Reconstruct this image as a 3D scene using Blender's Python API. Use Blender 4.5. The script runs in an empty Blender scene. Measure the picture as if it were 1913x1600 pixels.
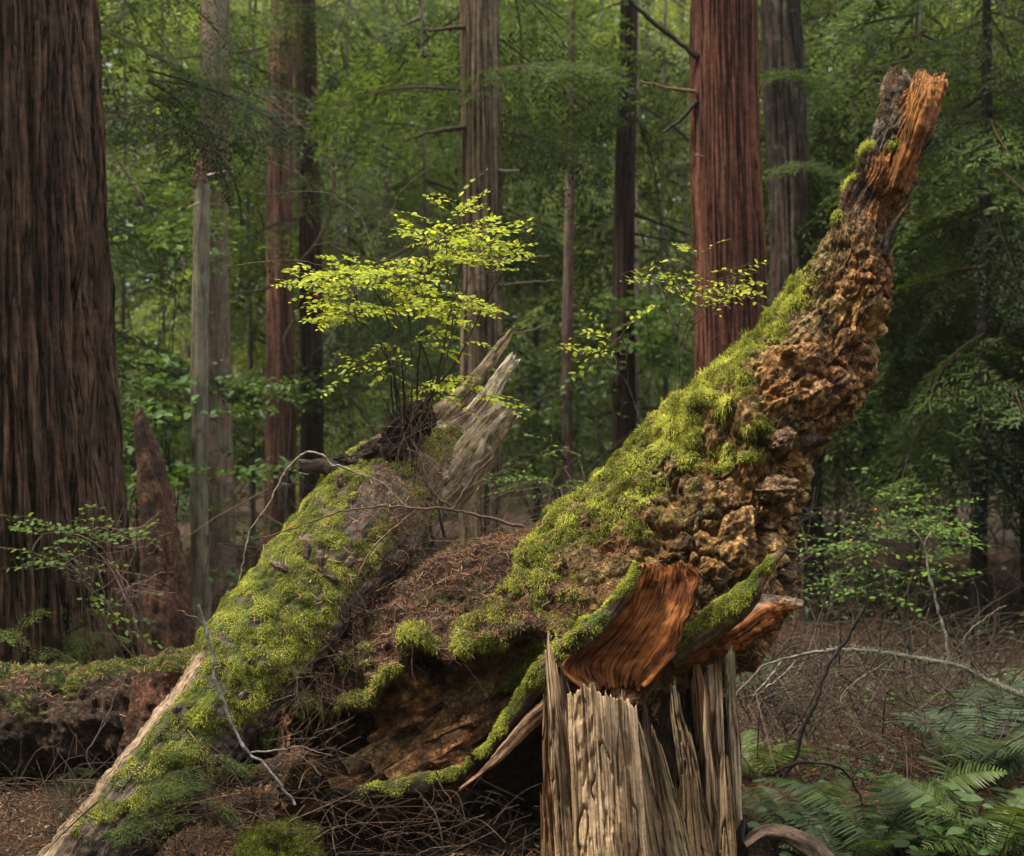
import bpy, math
import numpy as np
from mathutils import Vector, Matrix

# ------------------------------------------------------------------ camera, light, exposure
scene = bpy.context.scene
COL = scene.collection
FPX = 1913 * 50 / 36.0           # focal length in photograph pixels
CAM_Z = 1.6
cam_d = bpy.data.cameras.new("camera")
cam_d.lens = 50
cam_d.sensor_width = 36
cam_d.clip_end = 400
cam_d.clip_start = 0.05
cam_d.dof.use_dof = True
cam_d.dof.focus_distance = 5.2
cam_d.dof.aperture_fstop = 3.3
cam = bpy.data.objects.new("camera", cam_d)
COL.objects.link(cam)
cam.location = (0, 0, CAM_Z)
cam.rotation_euler = (math.radians(90), 0, 0)
scene.camera = cam

SUN_EL, SUN_AZ = math.radians(58), math.radians(-75)      # azimuth from the camera's back, towards the left
world = bpy.data.worlds.new("World")
scene.world = world
world.use_nodes = True
wn = world.node_tree
bg = wn.nodes['Background'] if 'Background' in wn.nodes else wn.nodes.new('ShaderNodeBackground')
sky = wn.nodes.new('ShaderNodeTexSky')
sky.sky_type = 'NISHITA'
sky.sun_disc = False
sky.sun_elevation = SUN_EL
sky.sun_rotation = math.radians(180) + SUN_AZ
sky.dust_density = 4.0
hs = wn.nodes.new('ShaderNodeHueSaturation')
hs.inputs['Saturation'].default_value = 0.2
wn.links.new(sky.outputs[0], hs.inputs['Color'])
wn.links.new(hs.outputs[0], bg.inputs[0])
bg.inputs[1].default_value = 0.058
sun_d = bpy.data.lights.new("sun", 'SUN')
sun_d.energy = 1.5
sun_d.angle = math.radians(10)
sun_d.color = (1.0, 0.91, 0.74)
sun = bpy.data.objects.new("sun", sun_d)
COL.objects.link(sun)
sdir = Vector((math.sin(SUN_AZ) * math.cos(SUN_EL), -math.cos(SUN_AZ) * math.cos(SUN_EL), math.sin(SUN_EL)))
sun.rotation_euler = (-sdir).to_track_quat('-Z', 'Y').to_euler()
vs = scene.view_settings
vs.view_transform = 'Standard'
vs.look = 'None'
vs.gamma = 1
vs.exposure = 2.42
vs.use_curve_mapping = False
cy = scene.cycles
cy.use_denoising = True
try:
    cy.denoiser = 'OPENIMAGEDENOISE'
except Exception:
    pass
cy.max_bounces = 6
cy.diffuse_bounces = 3
cy.glossy_bounces = 2
cy.transmission_bounces = 3
cy.transparent_max_bounces = 4
cy.use_adaptive_sampling = True
cy.adaptive_threshold = 0.006

rng = np.random.default_rng(11)

# ------------------------------------------------------------------ helpers
def at(px, py, D):
    return np.array([(px - 956.5) / FPX * D, D, CAM_Z - (py - 800) / FPX * D])

def atv(pts, D):
    pts = np.asarray(pts, float)
    D = np.broadcast_to(np.asarray(D, float), (len(pts),))
    return np.stack([(pts[:, 0] - 956.5) / FPX * D, D, CAM_Z - (pts[:, 1] - 800) / FPX * D], 1)

def pxof(V):
    return np.stack([V[:, 0] / V[:, 1] * FPX + 956.5, 800 - (V[:, 2] - CAM_Z) / V[:, 1] * FPX], 1)

_perm = np.random.default_rng(3).permutation(256)
_perm = np.concatenate([_perm, _perm, _perm])
_gr = np.random.default_rng(4).normal(size=(256, 3))
_gr /= np.linalg.norm(_gr, axis=1)[:, None]
_off = np.random.default_rng(5).random((256, 3))

def perlin(P):
    P = np.asarray(P, float)
    Pi = np.floor(P).astype(np.int64)
    f = P - Pi
    u = f * f * f * (f * (f * 6 - 15) + 10)
    out = np.zeros(len(P))
    for dx in (0, 1):
        hx = _perm[(Pi[:, 0] + dx) & 255]
        wx = u[:, 0] if dx else 1 - u[:, 0]
        for dy in (0, 1):
            hy = _perm[hx + ((Pi[:, 1] + dy) & 255)]
            wy = u[:, 1] if dy else 1 - u[:, 1]
            for dz in (0, 1):
                h = _perm[hy + ((Pi[:, 2] + dz) & 255)] & 255
                wz = u[:, 2] if dz else 1 - u[:, 2]
                g = _gr[h]
                out += wx * wy * wz * (g[:, 0] * (f[:, 0] - dx) + g[:, 1] * (f[:, 1] - dy) + g[:, 2] * (f[:, 2] - dz))
    return out * 1.6

def fbm(P, oct=4, gain=0.5):
    P = np.asarray(P, float)
    a, s, o = 1.0, 0.0, np.zeros(len(P))
    for i in range(oct):
        o += a * perlin(P * 2 ** i + 17.3 * i)
        s += a
        a *= gain
    return o / s * 1.6

def ridged(P, oct=3):
    a, s, o = 1.0, 0.0, np.zeros(len(P))
    for i in range(oct):
        o += a * (1 - np.abs(perlin(P * 2 ** i + 9.1 * i)) * 2)
        s += a
        a *= 0.5
    return o / s

def worley(P):
    P = np.asarray(P, float)
    Pi = np.floor(P).astype(np.int64)
    F1 = np.full(len(P), 9.0)
    F2 = np.full(len(P), 9.0)
    ID = np.zeros(len(P), np.int64)
    DV = np.zeros((len(P), 3))
    for dx in (-1, 0, 1):
        for dy in (-1, 0, 1):
            for dz in (-1, 0, 1):
                c = Pi + (dx, dy, dz)
                h = _perm[_perm[_perm[c[:, 0] & 255] + (c[:, 1] & 255)] + (c[:, 2] & 255)] & 255
                dv = c + _off[h] - P
                d = np.linalg.norm(dv, axis=1)
                closer = d < F1
                DV[closer] = dv[closer]
                F2 = np.where(closer, F1, np.minimum(F2, d))
                ID = np.where(closer, h, ID)
                F1 = np.where(closer, d, F1)
    return F1, F2, ID, DV

def sstep(a, b, x):
    t = np.clip((x - a) / (b - a), 0, 1)
    return t * t * (3 - 2 * t)

def lerp(a, b, t):
    return a + (b - a) * t

def mixc(A, B, t):
    A = np.asarray(A, float)
    B = np.asarray(B, float)
    t = np.asarray(t)[:, None]
    return A * (1 - t) + B * t

def resample(P, n, smooth=True):
    """Catmull-Rom through the rows of P, n rows out, even along the index."""
    P = np.asarray(P, float)
    m = len(P)
    if m == 2:
        t = np.linspace(0, 1, n)[:, None]
        return P[0] * (1 - t) + P[1] * t
    Q = np.vstack([2 * P[0] - P[1], P, 2 * P[-1] - P[-2]])
    t = np.linspace(0, m - 1, n)
    i = np.minimum(t.astype(int), m - 2)
    f = (t - i)[:, None]
    p0, p1, p2, p3 = Q[i], Q[i + 1], Q[i + 2], Q[i + 3]
    return 0.5 * ((2 * p1) + (-p0 + p2) * f + (2 * p0 - 5 * p1 + 4 * p2 - p3) * f ** 2 + (-p0 + 3 * p1 - 3 * p2 + p3) * f ** 3)

def segdist(P, pts):
    P = np.asarray(P, float)
    best = np.full(len(P), 1e9)
    pts = np.asarray(pts, float)
    if len(pts) == 1:
        return np.linalg.norm(P - pts[0], axis=1)
    for a, b in zip(pts[:-1], pts[1:]):
        ab = b - a
        t = np.clip(((P - a) @ ab) / max(ab @ ab, 1e-9), 0, 1)
        best = np.minimum(best, np.linalg.norm(P - a - t[:, None] * ab, axis=1))
    return best

def grid_faces(nr, nc, wrap=False, flip=False):
    r = np.arange(nr - 1)[:, None]
    c = np.arange(nc if wrap else nc - 1)[None, :]
    c2 = (c + 1) % nc
    a = r * nc + c
    b = r * nc + c2
    d = (r + 1) * nc + c
    e = (r + 1) * nc + c2
    F = np.stack([a, b, e, d], -1).reshape(-1, 4)
    return F[:, ::-1] if flip else F

def grid_normals(V, nr, nc, wrap=True, flip=False):
    G = V.reshape(nr, nc, 3)
    du = np.gradient(G, axis=0)
    if wrap:
        dv = np.roll(G, -1, 1) - np.roll(G, 1, 1)
    else:
        dv = np.gradient(G, axis=1)
    N = np.cross(du, dv).reshape(-1, 3)
    N /= np.linalg.norm(N, axis=1)[:, None] + 1e-12
    return -N if flip else N

class MB:
    def __init__(self):
        self.V, self.F3, self.F4, self.C, self.G, self.n = [], [], [], [], [], 0
    def add(self, V, F, col=(0.5, 0.5, 0.5), gc=None):
        V = np.asarray(V, float)
        F = np.asarray(F)
        if len(F) == 0:
            return
        (self.F3 if F.shape[1] == 3 else self.F4).append(F + self.n)
        self.V.append(V)
        self.C.append(np.broadcast_to(np.asarray(col, float), (len(V), 3)))
        self.G.append(V if gc is None else np.asarray(gc, float))
        self.n += len(V)
    def mesh(self, name, mat, smooth=True):
        me = bpy.data.meshes.new(name)
        V = np.concatenate(self.V)
        me.vertices.add(len(V))
        me.vertices.foreach_set('co', V.astype(np.float32).ravel())
        idx, tot = [], []
        for L, k in ((self.F3, 3), (self.F4, 4)):
            if L:
                F = np.concatenate(L)
                idx.append(F.ravel())
                tot.append(np.full(len(F), k))
        idx = np.concatenate(idx)
        tot = np.concatenate(tot)
        me.loops.add(len(idx))
        me.loops.foreach_set('vertex_index', idx.astype(np.int32))
        me.polygons.add(len(tot))
        me.polygons.foreach_set('loop_start', (np.cumsum(tot) - tot).astype(np.int32))
        me.polygons.foreach_set('loop_total', tot.astype(np.int32))
        me.polygons.foreach_set('use_smooth', np.full(len(tot), smooth))
        C = np.concatenate(self.C)
        a = me.attributes.new('col', 'FLOAT_COLOR', 'POINT')
        a.data.foreach_set('color', np.concatenate([C, np.ones((len(C), 1))], 1).astype(np.float32).ravel())
        g = me.attributes.new('gc', 'FLOAT_VECTOR', 'POINT')
        g.data.foreach_set('vector', np.concatenate(self.G).astype(np.float32).ravel())
        me.update(calc_edges=True)
        me.materials.append(mat)
        return me
    def build(self, name, mat, parent=None, smooth=True, kind=None, origin=None):
        V0 = None
        if origin is not None:
            o = np.asarray(origin, float)
            self.V = [v - o for v in self.V]
        ob = bpy.data.objects.new(name, self.mesh(name, mat, smooth))
        COL.objects.link(ob)
        if origin is not None:
            ob.location = origin
        if parent is not None:
            ob.parent = parent
            ob.matrix_parent_inverse = Matrix.Translation(-Vector(parent.location))
        if kind:
            ob['kind'] = kind
        return ob

def tag(o, label, cat, group=None):
    o['label'] = label
    o['category'] = cat
    if group:
        o['group'] = group
    return o

def thing(name, label, cat, loc=(0, 0, 0), group=None):
    o = bpy.data.objects.new(name, None)
    o.empty_display_size = 0.1
    COL.objects.link(o)
    o.location = tuple(float(v) for v in loc)
    return tag(o, label, cat, group)

def link_piece(name, mesh, parent, M):
    """a part that shares its mesh; M is its place in the world"""
    o = bpy.data.objects.new(name, mesh)
    COL.objects.link(o)
    o.parent = parent
    o.matrix_parent_inverse = Matrix.Translation(-Vector(parent.location))
    o.matrix_basis = M
    return o

def tube(P, R, sides=6, col=(0.2, 0.12, 0.07), mb=None, jit=0.0):
    P = np.asarray(P, float)
    n = len(P)
    R = np.interp(np.linspace(0, 1, n), np.linspace(0, 1, len(np.atleast_1d(R))), np.atleast_1d(R)) if n != len(np.atleast_1d(R)) else np.asarray(R, float)
    T = np.gradient(P, axis=0)
    T /= np.linalg.norm(T, axis=1)[:, None] + 1e-9
    ref = np.array([0.31, 0.85, 0.42])
    A = np.cross(T, ref)
    A /= np.linalg.norm(A, axis=1)[:, None] + 1e-9
    B = np.cross(T, A)
    th = np.linspace(0, 2 * np.pi, sides, endpoint=False)
    ring = np.cos(th)[None, :, None] * A[:, None] + np.sin(th)[None, :, None] * B[:, None]
    rr = R[:, None] * np.ones(sides)
    V = (P[:, None] + ring * rr[..., None]).reshape(-1, 3)
    s = np.concatenate([[0], np.cumsum(np.linalg.norm(np.diff(P, axis=0), axis=1))])
    gc = np.stack([np.cos(th)[None, :] * rr, np.sin(th)[None, :] * rr, np.repeat(s[:, None], sides, 1)], -1).reshape(-1, 3)
    if jit:
        N = ring.reshape(-1, 3)
        V = V + N * (fbm(V / (jit * 4), 3) * jit)[:, None]
    F = grid_faces(n, sides, True)
    if mb is not None:
        mb.add(V, F, col, gc)
        # closed ends
        for k, rev in ((0, True), (n - 1, False)):
            base = k * sides
            VV = V[base:base + sides]
            c = VV.mean(0)
            f = np.array([[j, (j + 1) % sides, sides] for j in range(sides)])
            mb.add(np.vstack([VV, c]), f if not rev else f[:, ::-1], col if np.ndim(col) == 1 else np.asarray(col)[base], np.vstack([gc[base:base + sides], [0, 0, s[k]]]))
    return V, F, gc

def twigline(pts, D, r0, r1, mb, col, sides=5, n=None, wob=0.0):
    """a curving twig through photograph points at distance D (number or one per point)"""
    P = atv(pts, D)
    n = n or max(6, 4 * len(P))
    P = resample(P, n)
    if wob:
        P = P + np.stack([fbm(P / (wob * 6) + k * 31, 2) for k in range(3)], 1) * wob
    R = np.linspace(r0, r1, n) * (1 + 0.28 * fbm(P * (0.35 / max(r0, 0.001)) * 0.25 + r0 * 900, 2))
    tube(P, np.maximum(R, 0.0004), sides, col, mb)
    return P

# ------------------------------------------------------------------ materials
def new_mat(name):
    m = bpy.data.materials.new(name)
    m.use_nodes = True
    nt = m.node_tree
    nt.nodes.clear()
    return m, nt, nt.nodes, nt.links

def N(nodes, t, **kw):
    n = nodes.new(t)
    for k, v in kw.items():
        setattr(n, k, v)
    return n

def wood_mat(name, fib=60, along=4, lo=0.45, hi=1.35, iso=25, bump=0.5, dist=0.004, rough=0.85, spec=0.25, base=None, spots=None, cracks=(26, 2.2, 0.05, 0.35), crackle=None):
    """fibres run along gc.z; colour comes from 'col', grain, blotches and relief from noises"""
    m, nt, nd, lk = new_mat(name)
    out = N(nd, 'ShaderNodeOutputMaterial')
    pb = N(nd, 'ShaderNodeBsdfPrincipled')
    pb.inputs['Roughness'].default_value = rough
    pb.inputs['Specular IOR Level'].default_value = spec
    ac = N(nd, 'ShaderNodeAttribute', attribute_name='col')
    ag = N(nd, 'ShaderNodeAttribute', attribute_name='gc')
    mp = N(nd, 'ShaderNodeMapping')
    mp.inputs['Scale'].default_value = (fib, fib, along)
    n1 = N(nd, 'ShaderNodeTexNoise')
    n1.inputs['Scale'].default_value = 1.0
    n1.inputs['Detail'].default_value = 6
    n1.inputs['Roughness'].default_value = 0.65
    n1.inputs['Distortion'].default_value = 0.3
    n2 = N(nd, 'ShaderNodeTexNoise')
    n2.inputs['Scale'].default_value = iso
    n2.inputs['Detail'].default_value = 7
    n2.inputs['Roughness'].default_value = 0.7
    lk.new(ag.outputs['Vector'], mp.inputs['Vector'])
    lk.new(mp.outputs[0], n1.inputs['Vector'])
    lk.new(ag.outputs['Vector'], n2.inputs['Vector'])
    r1 = N(nd, 'ShaderNodeMapRange')
    r1.inputs['From Min'].default_value = 0.3
    r1.inputs['From Max'].default_value = 0.7
    r1.inputs['To Min'].default_value = lo
    r1.inputs['To Max'].default_value = hi
    r2 = N(nd, 'ShaderNodeMapRange')
    r2.inputs['From Min'].default_value = 0.3
    r2.inputs['From Max'].default_value = 0.7
    r2.inputs['To Min'].default_value = 0.45
    r2.inputs['To Max'].default_value = 1.08
    lk.new(n1.outputs[0], r1.inputs[0])
    lk.new(n2.outputs[0], r2.inputs[0])
    mu = N(nd, 'ShaderNodeMath', operation='MULTIPLY')
    lk.new(r1.outputs[0], mu.inputs[0])
    lk.new(r2.outputs[0], mu.inputs[1])
    vm = N(nd, 'ShaderNodeVectorMath', operation='SCALE')
    lk.new(ac.outputs['Color'], vm.inputs[0])
    lk.new(mu.outputs[0], vm.inputs['Scale'])
    last = vm.outputs[0]
    if spots:
        n3 = N(nd, 'ShaderNodeTexNoise')
        n3.inputs['Scale'].default_value = spots[1]
        n3.inputs['Detail'].default_value = 4
        lk.new(ag.outputs['Vector'], n3.inputs['Vector'])
        r3 = N(nd, 'ShaderNodeMapRange')
        r3.inputs['From Min'].default_value = spots[2]
        r3.inputs['From Max'].default_value = spots[2] + 0.08
        r3.inputs['To Max'].default_value = spots[3]
        lk.new(n3.outputs[0], r3.inputs[0])
        mx = N(nd, 'ShaderNodeMix', data_type='RGBA')
        lk.new(r3.outputs[0], mx.inputs['Factor'])
        lk.new(last, mx.inputs['A'])
        mx.inputs['B'].default_value = (*spots[0], 1)
        last = mx.outputs['Result']
    lk.new(last, pb.inputs['Base Color'])
    ad = N(nd, 'ShaderNodeMath', operation='ADD')
    lk.new(n1.outputs[0], ad.inputs[0])
    lk.new(n2.outputs[0], ad.inputs[1])
    if cracks:
        m4 = N(nd, 'ShaderNodeMapping')
        m4.inputs['Scale'].default_value = (cracks[0], cracks[0], cracks[1])
        lk.new(ag.outputs['Vector'], m4.inputs['Vector'])
        n4 = N(nd, 'ShaderNodeTexNoise')
        n4.inputs['Scale'].default_value = 1.0
        n4.inputs['Detail'].default_value = 4
        n4.inputs['Roughness'].default_value = 0.6
        n4.inputs['Distortion'].default_value = 0.25
        lk.new(m4.outputs[0], n4.inputs['Vector'])
        sb = N(nd, 'ShaderNodeMath', operation='SUBTRACT')
        sb.inputs[1].default_value = 0.5
        lk.new(n4.outputs[0], sb.inputs[0])
        ab = N(nd, 'ShaderNodeMath', operation='ABSOLUTE')
        lk.new(sb.outputs[0], ab.inputs[0])
        r4 = N(nd, 'ShaderNodeMapRange')
        r4.inputs['From Min'].default_value = 0.0
        r4.inputs['From Max'].default_value = cracks[2]
        r4.inputs['To Min'].default_value = cracks[3]
        r4.inputs['To Max'].default_value = 1.0
        lk.new(ab.outputs[0], r4.inputs[0])
        v5 = N(nd, 'ShaderNodeVectorMath', operation='SCALE')
        lk.new(last, v5.inputs[0])
        lk.new(r4.outputs[0], v5.inputs['Scale'])
        lk.new(v5.outputs[0], pb.inputs['Base Color'])
        a5 = N(nd, 'ShaderNodeMath', operation='ADD')
        lk.new(ad.outputs[0], a5.inputs[0])
        lk.new(r4.outputs[0], a5.inputs[1])
        ad = a5
    if crackle:
        vo = N(nd, 'ShaderNodeTexVoronoi')
        vo.feature = 'DISTANCE_TO_EDGE'
        vo.inputs['Scale'].default_value = crackle
        dn = N(nd, 'ShaderNodeVectorMath', operation='MULTIPLY_ADD')
        lk.new(n2.outputs[1], dn.inputs[0])
        dn.inputs[1].default_value = (0.03, 0.03, 0.03)
        lk.new(ag.outputs['Vector'], dn.inputs[2])
        lk.new(dn.outputs[0], vo.inputs['Vector'])
        r6 = N(nd, 'ShaderNodeMapRange')
        r6.inputs['From Max'].default_value = 0.12
        r6.inputs['To Max'].default_value = 0.8
        lk.new(vo.outputs['Distance'], r6.inputs[0])
        a6 = N(nd, 'ShaderNodeMath', operation='ADD')
        lk.new(ad.outputs[0], a6.inputs[0])
        lk.new(r6.outputs[0], a6.inputs[1])
        ad = a6
    bp = N(nd, 'ShaderNodeBump')
    bp.inputs['Strength'].default_value = bump
    bp.inputs['Distance'].default_value = dist
    lk.new(ad.outputs[0], bp.inputs['Height'])
    lk.new(bp.outputs[0], pb.inputs['Normal'])
    lk.new(pb.outputs[0], out.inputs[0])
    return m

def leaf_mat(name, tint=(1, 1, 1), trans=0.35, rough=0.55, rnd=0.35, gloss=0.3):
    """colour from 'col', varied per object; part of the light passes through"""
    m, nt, nd, lk = new_mat(name)
    out = N(nd, 'ShaderNodeOutputMaterial')
    pb = N(nd, 'ShaderNodeBsdfPrincipled')
    pb.inputs['Roughness'].default_value = rough
    pb.inputs['Specular IOR Level'].default_value = gloss
    tr = N(nd, 'ShaderNodeBsdfTranslucent')
    ac = N(nd, 'ShaderNodeAttribute', attribute_name='col')
    oi = N(nd, 'ShaderNodeObjectInfo')
    r1 = N(nd, 'ShaderNodeMapRange')
    r1.inputs['To Min'].default_value = 1 - rnd
    r1.inputs['To Max'].default_value = 1 + rnd
    lk.new(oi.outputs['Random'], r1.inputs[0])
    vm = N(nd, 'ShaderNodeVectorMath', operation='SCALE')
    lk.new(ac.outputs['Color'], vm.inputs[0])
    lk.new(r1.outputs[0], vm.inputs['Scale'])
    v2 = N(nd, 'ShaderNodeVectorMath', operation='MULTIPLY')
    lk.new(vm.outputs[0], v2.inputs[0])
    v2.inputs[1].default_value = tint
    tcn = N(nd, 'ShaderNodeTexCoord')
    nz = N(nd, 'ShaderNodeTexNoise')
    nz.inputs['Scale'].default_value = 14
    nz.inputs['Detail'].default_value = 2
    lk.new(tcn.outputs['Object'], nz.inputs['Vector'])
    r2 = N(nd, 'ShaderNodeMapRange')
    r2.inputs['From Min'].default_value = 0.3
    r2.inputs['From Max'].default_value = 0.7
    r2.inputs['To Min'].default_value = 0.7
    r2.inputs['To Max'].default_value = 1.3
    lk.new(nz.outputs[0], r2.inputs[0])
    v3 = N(nd, 'ShaderNodeVectorMath', operation='SCALE')
    lk.new(v2.outputs[0], v3.inputs[0])
    lk.new(r2.outputs[0], v3.inputs['Scale'])
    lk.new(v3.outputs[0], pb.inputs['Base Color'])
    v4 = N(nd, 'ShaderNodeVectorMath', operation='MULTIPLY')
    lk.new(v3.outputs[0], v4.inputs[0])
    v4.inputs[1].default_value = (1.25, 1.2, 0.6)
    lk.new(v4.outputs[0], tr.inputs[0])
    mx = N(nd, 'ShaderNodeMixShader')
    mx.inputs[0].default_value = trans
    lk.new(pb.outputs[0], mx.inputs[1])
    lk.new(tr.outputs[0], mx.inputs[2])
    lk.new(mx.outputs[0], out.inputs[0])
    return m

M_ROT = wood_mat('rotten_wood', fib=45, along=18, iso=60, lo=0.4, hi=1.5, bump=1.0, dist=0.011, rough=0.85, cracks=(30, 14, 0.035, 0.45), crackle=38)
M_WOOD = wood_mat('weathered_wood', fib=120, along=2.2, iso=45, lo=0.4, hi=1.5, bump=1.0, dist=0.004, rough=0.8, cracks=(48, 0.9, 0.025, 0.2))
M_SLAB = wood_mat('orange_heartwood', fib=120, along=3, iso=45, lo=0.3, hi=1.7, bump=1.0, dist=0.004, rough=0.9, spec=0.08, cracks=(50, 1.6, 0.03, 0.2))
M_CEDAR = wood_mat('cedar_bark', fib=80, along=1.6, iso=22, lo=0.3, hi=1.7, bump=1.0, dist=0.012, rough=0.9, spec=0.06, cracks=(24, 0.55, 0.035, 0.15))
M_BARK = wood_mat('smooth_bark', fib=30, along=9, iso=7, lo=0.75, hi=1.2, bump=0.5, dist=0.006, spots=((0.13, 0.15, 0.09), 5, 0.56, 0.6))
M_SCALY = wood_mat('scaly_bark', fib=26, along=8, iso=12, lo=0.45, hi=1.4, bump=0.9, dist=0.012, spots=((0.14, 0.14, 0.11), 9, 0.58, 0.5))
M_TWIG = wood_mat('twig_bark', fib=200, along=30, iso=40, lo=0.6, hi=1.3, bump=0.5, dist=0.002, cracks=(60, 25, 0.05, 0.4))
M_LITTER = wood_mat('needle_litter', fib=3, along=3, iso=5, lo=0.6, hi=1.4, bump=0.0, cracks=None)
M_SOIL = wood_mat('forest_soil', cracks=None, fib=12, along=12, iso=55, lo=0.5, hi=1.4, bump=0.9, dist=0.02)
M_MOSSBASE = wood_mat('moss_bed', cracks=None, fib=90, along=90, iso=160, lo=0.5, hi=1.4, bump=1.0, dist=0.01, rough=0.95, spec=0.05)
M_MOSS = leaf_mat('moss_strands', trans=0.3, rough=0.8, rnd=0.0, gloss=0.05)
M_BOUGH = leaf_mat('conifer_foliage', trans=0.5, rnd=0.4, gloss=0.25)
M_BROAD = leaf_mat('broad_leaf', trans=0.4, rnd=0.25, gloss=0.4)
M_HUCK = leaf_mat('huckleberry_leaf', tint=(0.85, 0.85, 0.85), trans=0.55, rnd=0.22, gloss=0.25, rough=0.5)
M_FERN = leaf_mat('fern_leaf', tint=(0.85, 0.78, 0.72), trans=0.3, rnd=0.2, gloss=0.4, rough=0.5)
M_BERRY = leaf_mat('red_berry', trans=0.1, rnd=0.1, gloss=0.6, rough=0.3)

# ------------------------------------------------------------------ scatter tools
def sample_grid(V, Nn, nr, nc, wrap, w, count, r):
    """random points on a grid surface, weighted by area x w; gives P, N"""
    F = grid_faces(nr, nc, wrap)
    a, b, c, d = (V[F[:, k]] for k in range(4))
    area = 0.5 * np.linalg.norm(np.cross(c - a, d - b), axis=1)
    wf = w[F].mean(1) * area
    p = wf / wf.sum()
    i = r.choice(len(F), count, p=p)
    u, v = r.random(count)[:, None], r.random(count)[:, None]
    f = F[i]
    P = (V[f[:, 0]] * (1 - u) + V[f[:, 1]] * u) * (1 - v) + (V[f[:, 3]] * (1 - u) + V[f[:, 2]] * u) * v
    NN = Nn[f[:, 0]]
    return P, NN

def strands(mb, P, D0, L, W, C, r, sag=0.5):
    """curved flat blades: base, bend, tip"""
    n = len(P)
    side = np.cross(D0, r.normal(size=(n, 3)))
    side /= np.linalg.norm(side, axis=1)[:, None] + 1e-9
    down = np.array([0, 0, -1.0])
    L = L[:, None]
    m = P + D0 * L * 0.55
    t = m + (D0 * (1 - sag) + down * sag + r.normal(size=(n, 3)) * 0.2) * L * 0.5
    w = W[:, None] * side * 0.5
    V = np.stack([P - w, P + w, m + w * 0.8, m - w * 0.8, t], 1).reshape(-1, 3)
    k = np.arange(n)[:, None] * 5
    F4 = np.hstack([k, k + 1, k + 2, k + 3])
    F3 = np.hstack([k + 3, k + 2, k + 4])
    C5 = np.repeat(C, 5, 0)
    b = mb.n
    mb.add(V, F4, C5)
    mb.F3.append(F3 + b)

def moss_cols(P, r, bright=1.0):
    n = fbm(P * 9, 3)
    t = np.clip(0.5 + n * 0.8 + r.normal(size=len(P)) * 0.22, 0, 1)
    c = mixc((0.11, 0.135, 0.022), (0.58, 0.60, 0.115), t)
    br = r.random(len(P)) < 0.05
    c[br] = (0.30, 0.22, 0.08)
    return c * bright * 0.88

def moss_on(parent, V, Nn, nr, nc, wrap, mask, count, seed, L=(0.008, 0.022), bright=1.0, name='moss', sag=0.5, W=0.0022):
    r = np.random.default_rng(seed)
    P, NN = sample_grid(V, Nn, nr, nc, wrap, mask, count, r)
    D0 = NN + r.normal(size=P.shape) * 0.55
    D0[:, 2] -= 0.15
    D0 /= np.linalg.norm(D0, axis=1)[:, None]
    clump = np.clip(0.8 + 0.6 * fbm(P * 14, 2), 0.35, 1.6)
    Ls = (L[0] + (L[1] - L[0]) * r.random(count) ** 1.5) * clump
    mb = MB()
    strands(mb, P - NN * 0.002, D0, Ls, W * (0.7 + 0.6 * r.random(count)), moss_cols(P, r, bright), r, sag)
    return mb.build(name, M_MOSS, parent, kind='stuff')

def sticks(mb, P, Nn, L, R, C, r, lift=0.25):
    """short straight needle twigs lying on a surface"""
    n = len(P)
    d = r.normal(size=(n, 3))
    d -= (d * Nn).sum(1)[:, None] * Nn * (1 - lift)
    d /= np.linalg.norm(d, axis=1)[:, None] + 1e-9
    s = np.cross(d, Nn)
    s /= np.linalg.norm(s, axis=1)[:, None] + 1e-9
    u = np.cross(d, s)
    L = L[:, None] * 0.5
    R = R[:, None]
    Pc = P + Nn * R * 1.5
    bend = s * L * r.normal(size=(n, 1)) * 0.25
    rows = []
    for k, (t, rr) in enumerate(((-1, 1.0), (0.1, 0.9), (1, 0.3))):
        c = Pc + d * L * t + (bend if k == 1 else 0)
        for ang in (0, 2.09, 4.19):
            rows.append(c + (s * math.cos(ang) + u * math.sin(ang)) * R * rr)
    V = np.stack(rows, 1).reshape(-1, 3)
    k = np.arange(n)[:, None] * 9
    Fs = []
    for ring in (0, 3):
        for j in range(3):
            j2 = (j + 1) % 3
            Fs.append(np.hstack([k + ring + j, k + ring + j2, k + ring + 3 + j2, k + ring + 3 + j]))
    mb.add(V, np.vstack(Fs), np.repeat(C, 9, 0))

def litter_cols(n, r, b=1.0):
    pal = np.array([(0.22, 0.11, 0.06), (0.30, 0.17, 0.10), (0.16, 0.08, 0.045), (0.36, 0.24, 0.16), (0.11, 0.06, 0.035), (0.28, 0.12, 0.05)])
    return pal[r.integers(0, len(pal), n)] * (0.7 + 0.6 * r.random((n, 1))) * b

# ------------------------------------------------------------------ ground
def ground_z(x, y):
    P = np.stack([x * 0.6, y * 0.6, np.zeros_like(x)], 1)
    z = 0.10 * fbm(P, 4) + 0.03 * fbm(P * 6 + 5, 3)
    z = z * sstep(3.0, 5.0, y) + 0.0
    # the bank that the rotten log lies on
    z += 0.16 * np.exp(-(((x + 0.55) / 0.9) ** 2 + ((y - 5.9) / 0.55) ** 2))
    z += 0.10 * sstep(-1.0, -2.2, x) * sstep(7.5, 5.6, y) * sstep(3.5, 4.8, y)
    z += 0.55 * sstep(16, 45, y)
    return z - 0.03

def gz(x, y):
    return float(ground_z(np.array([float(x)]), np.array([float(y)]))[0])

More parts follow.
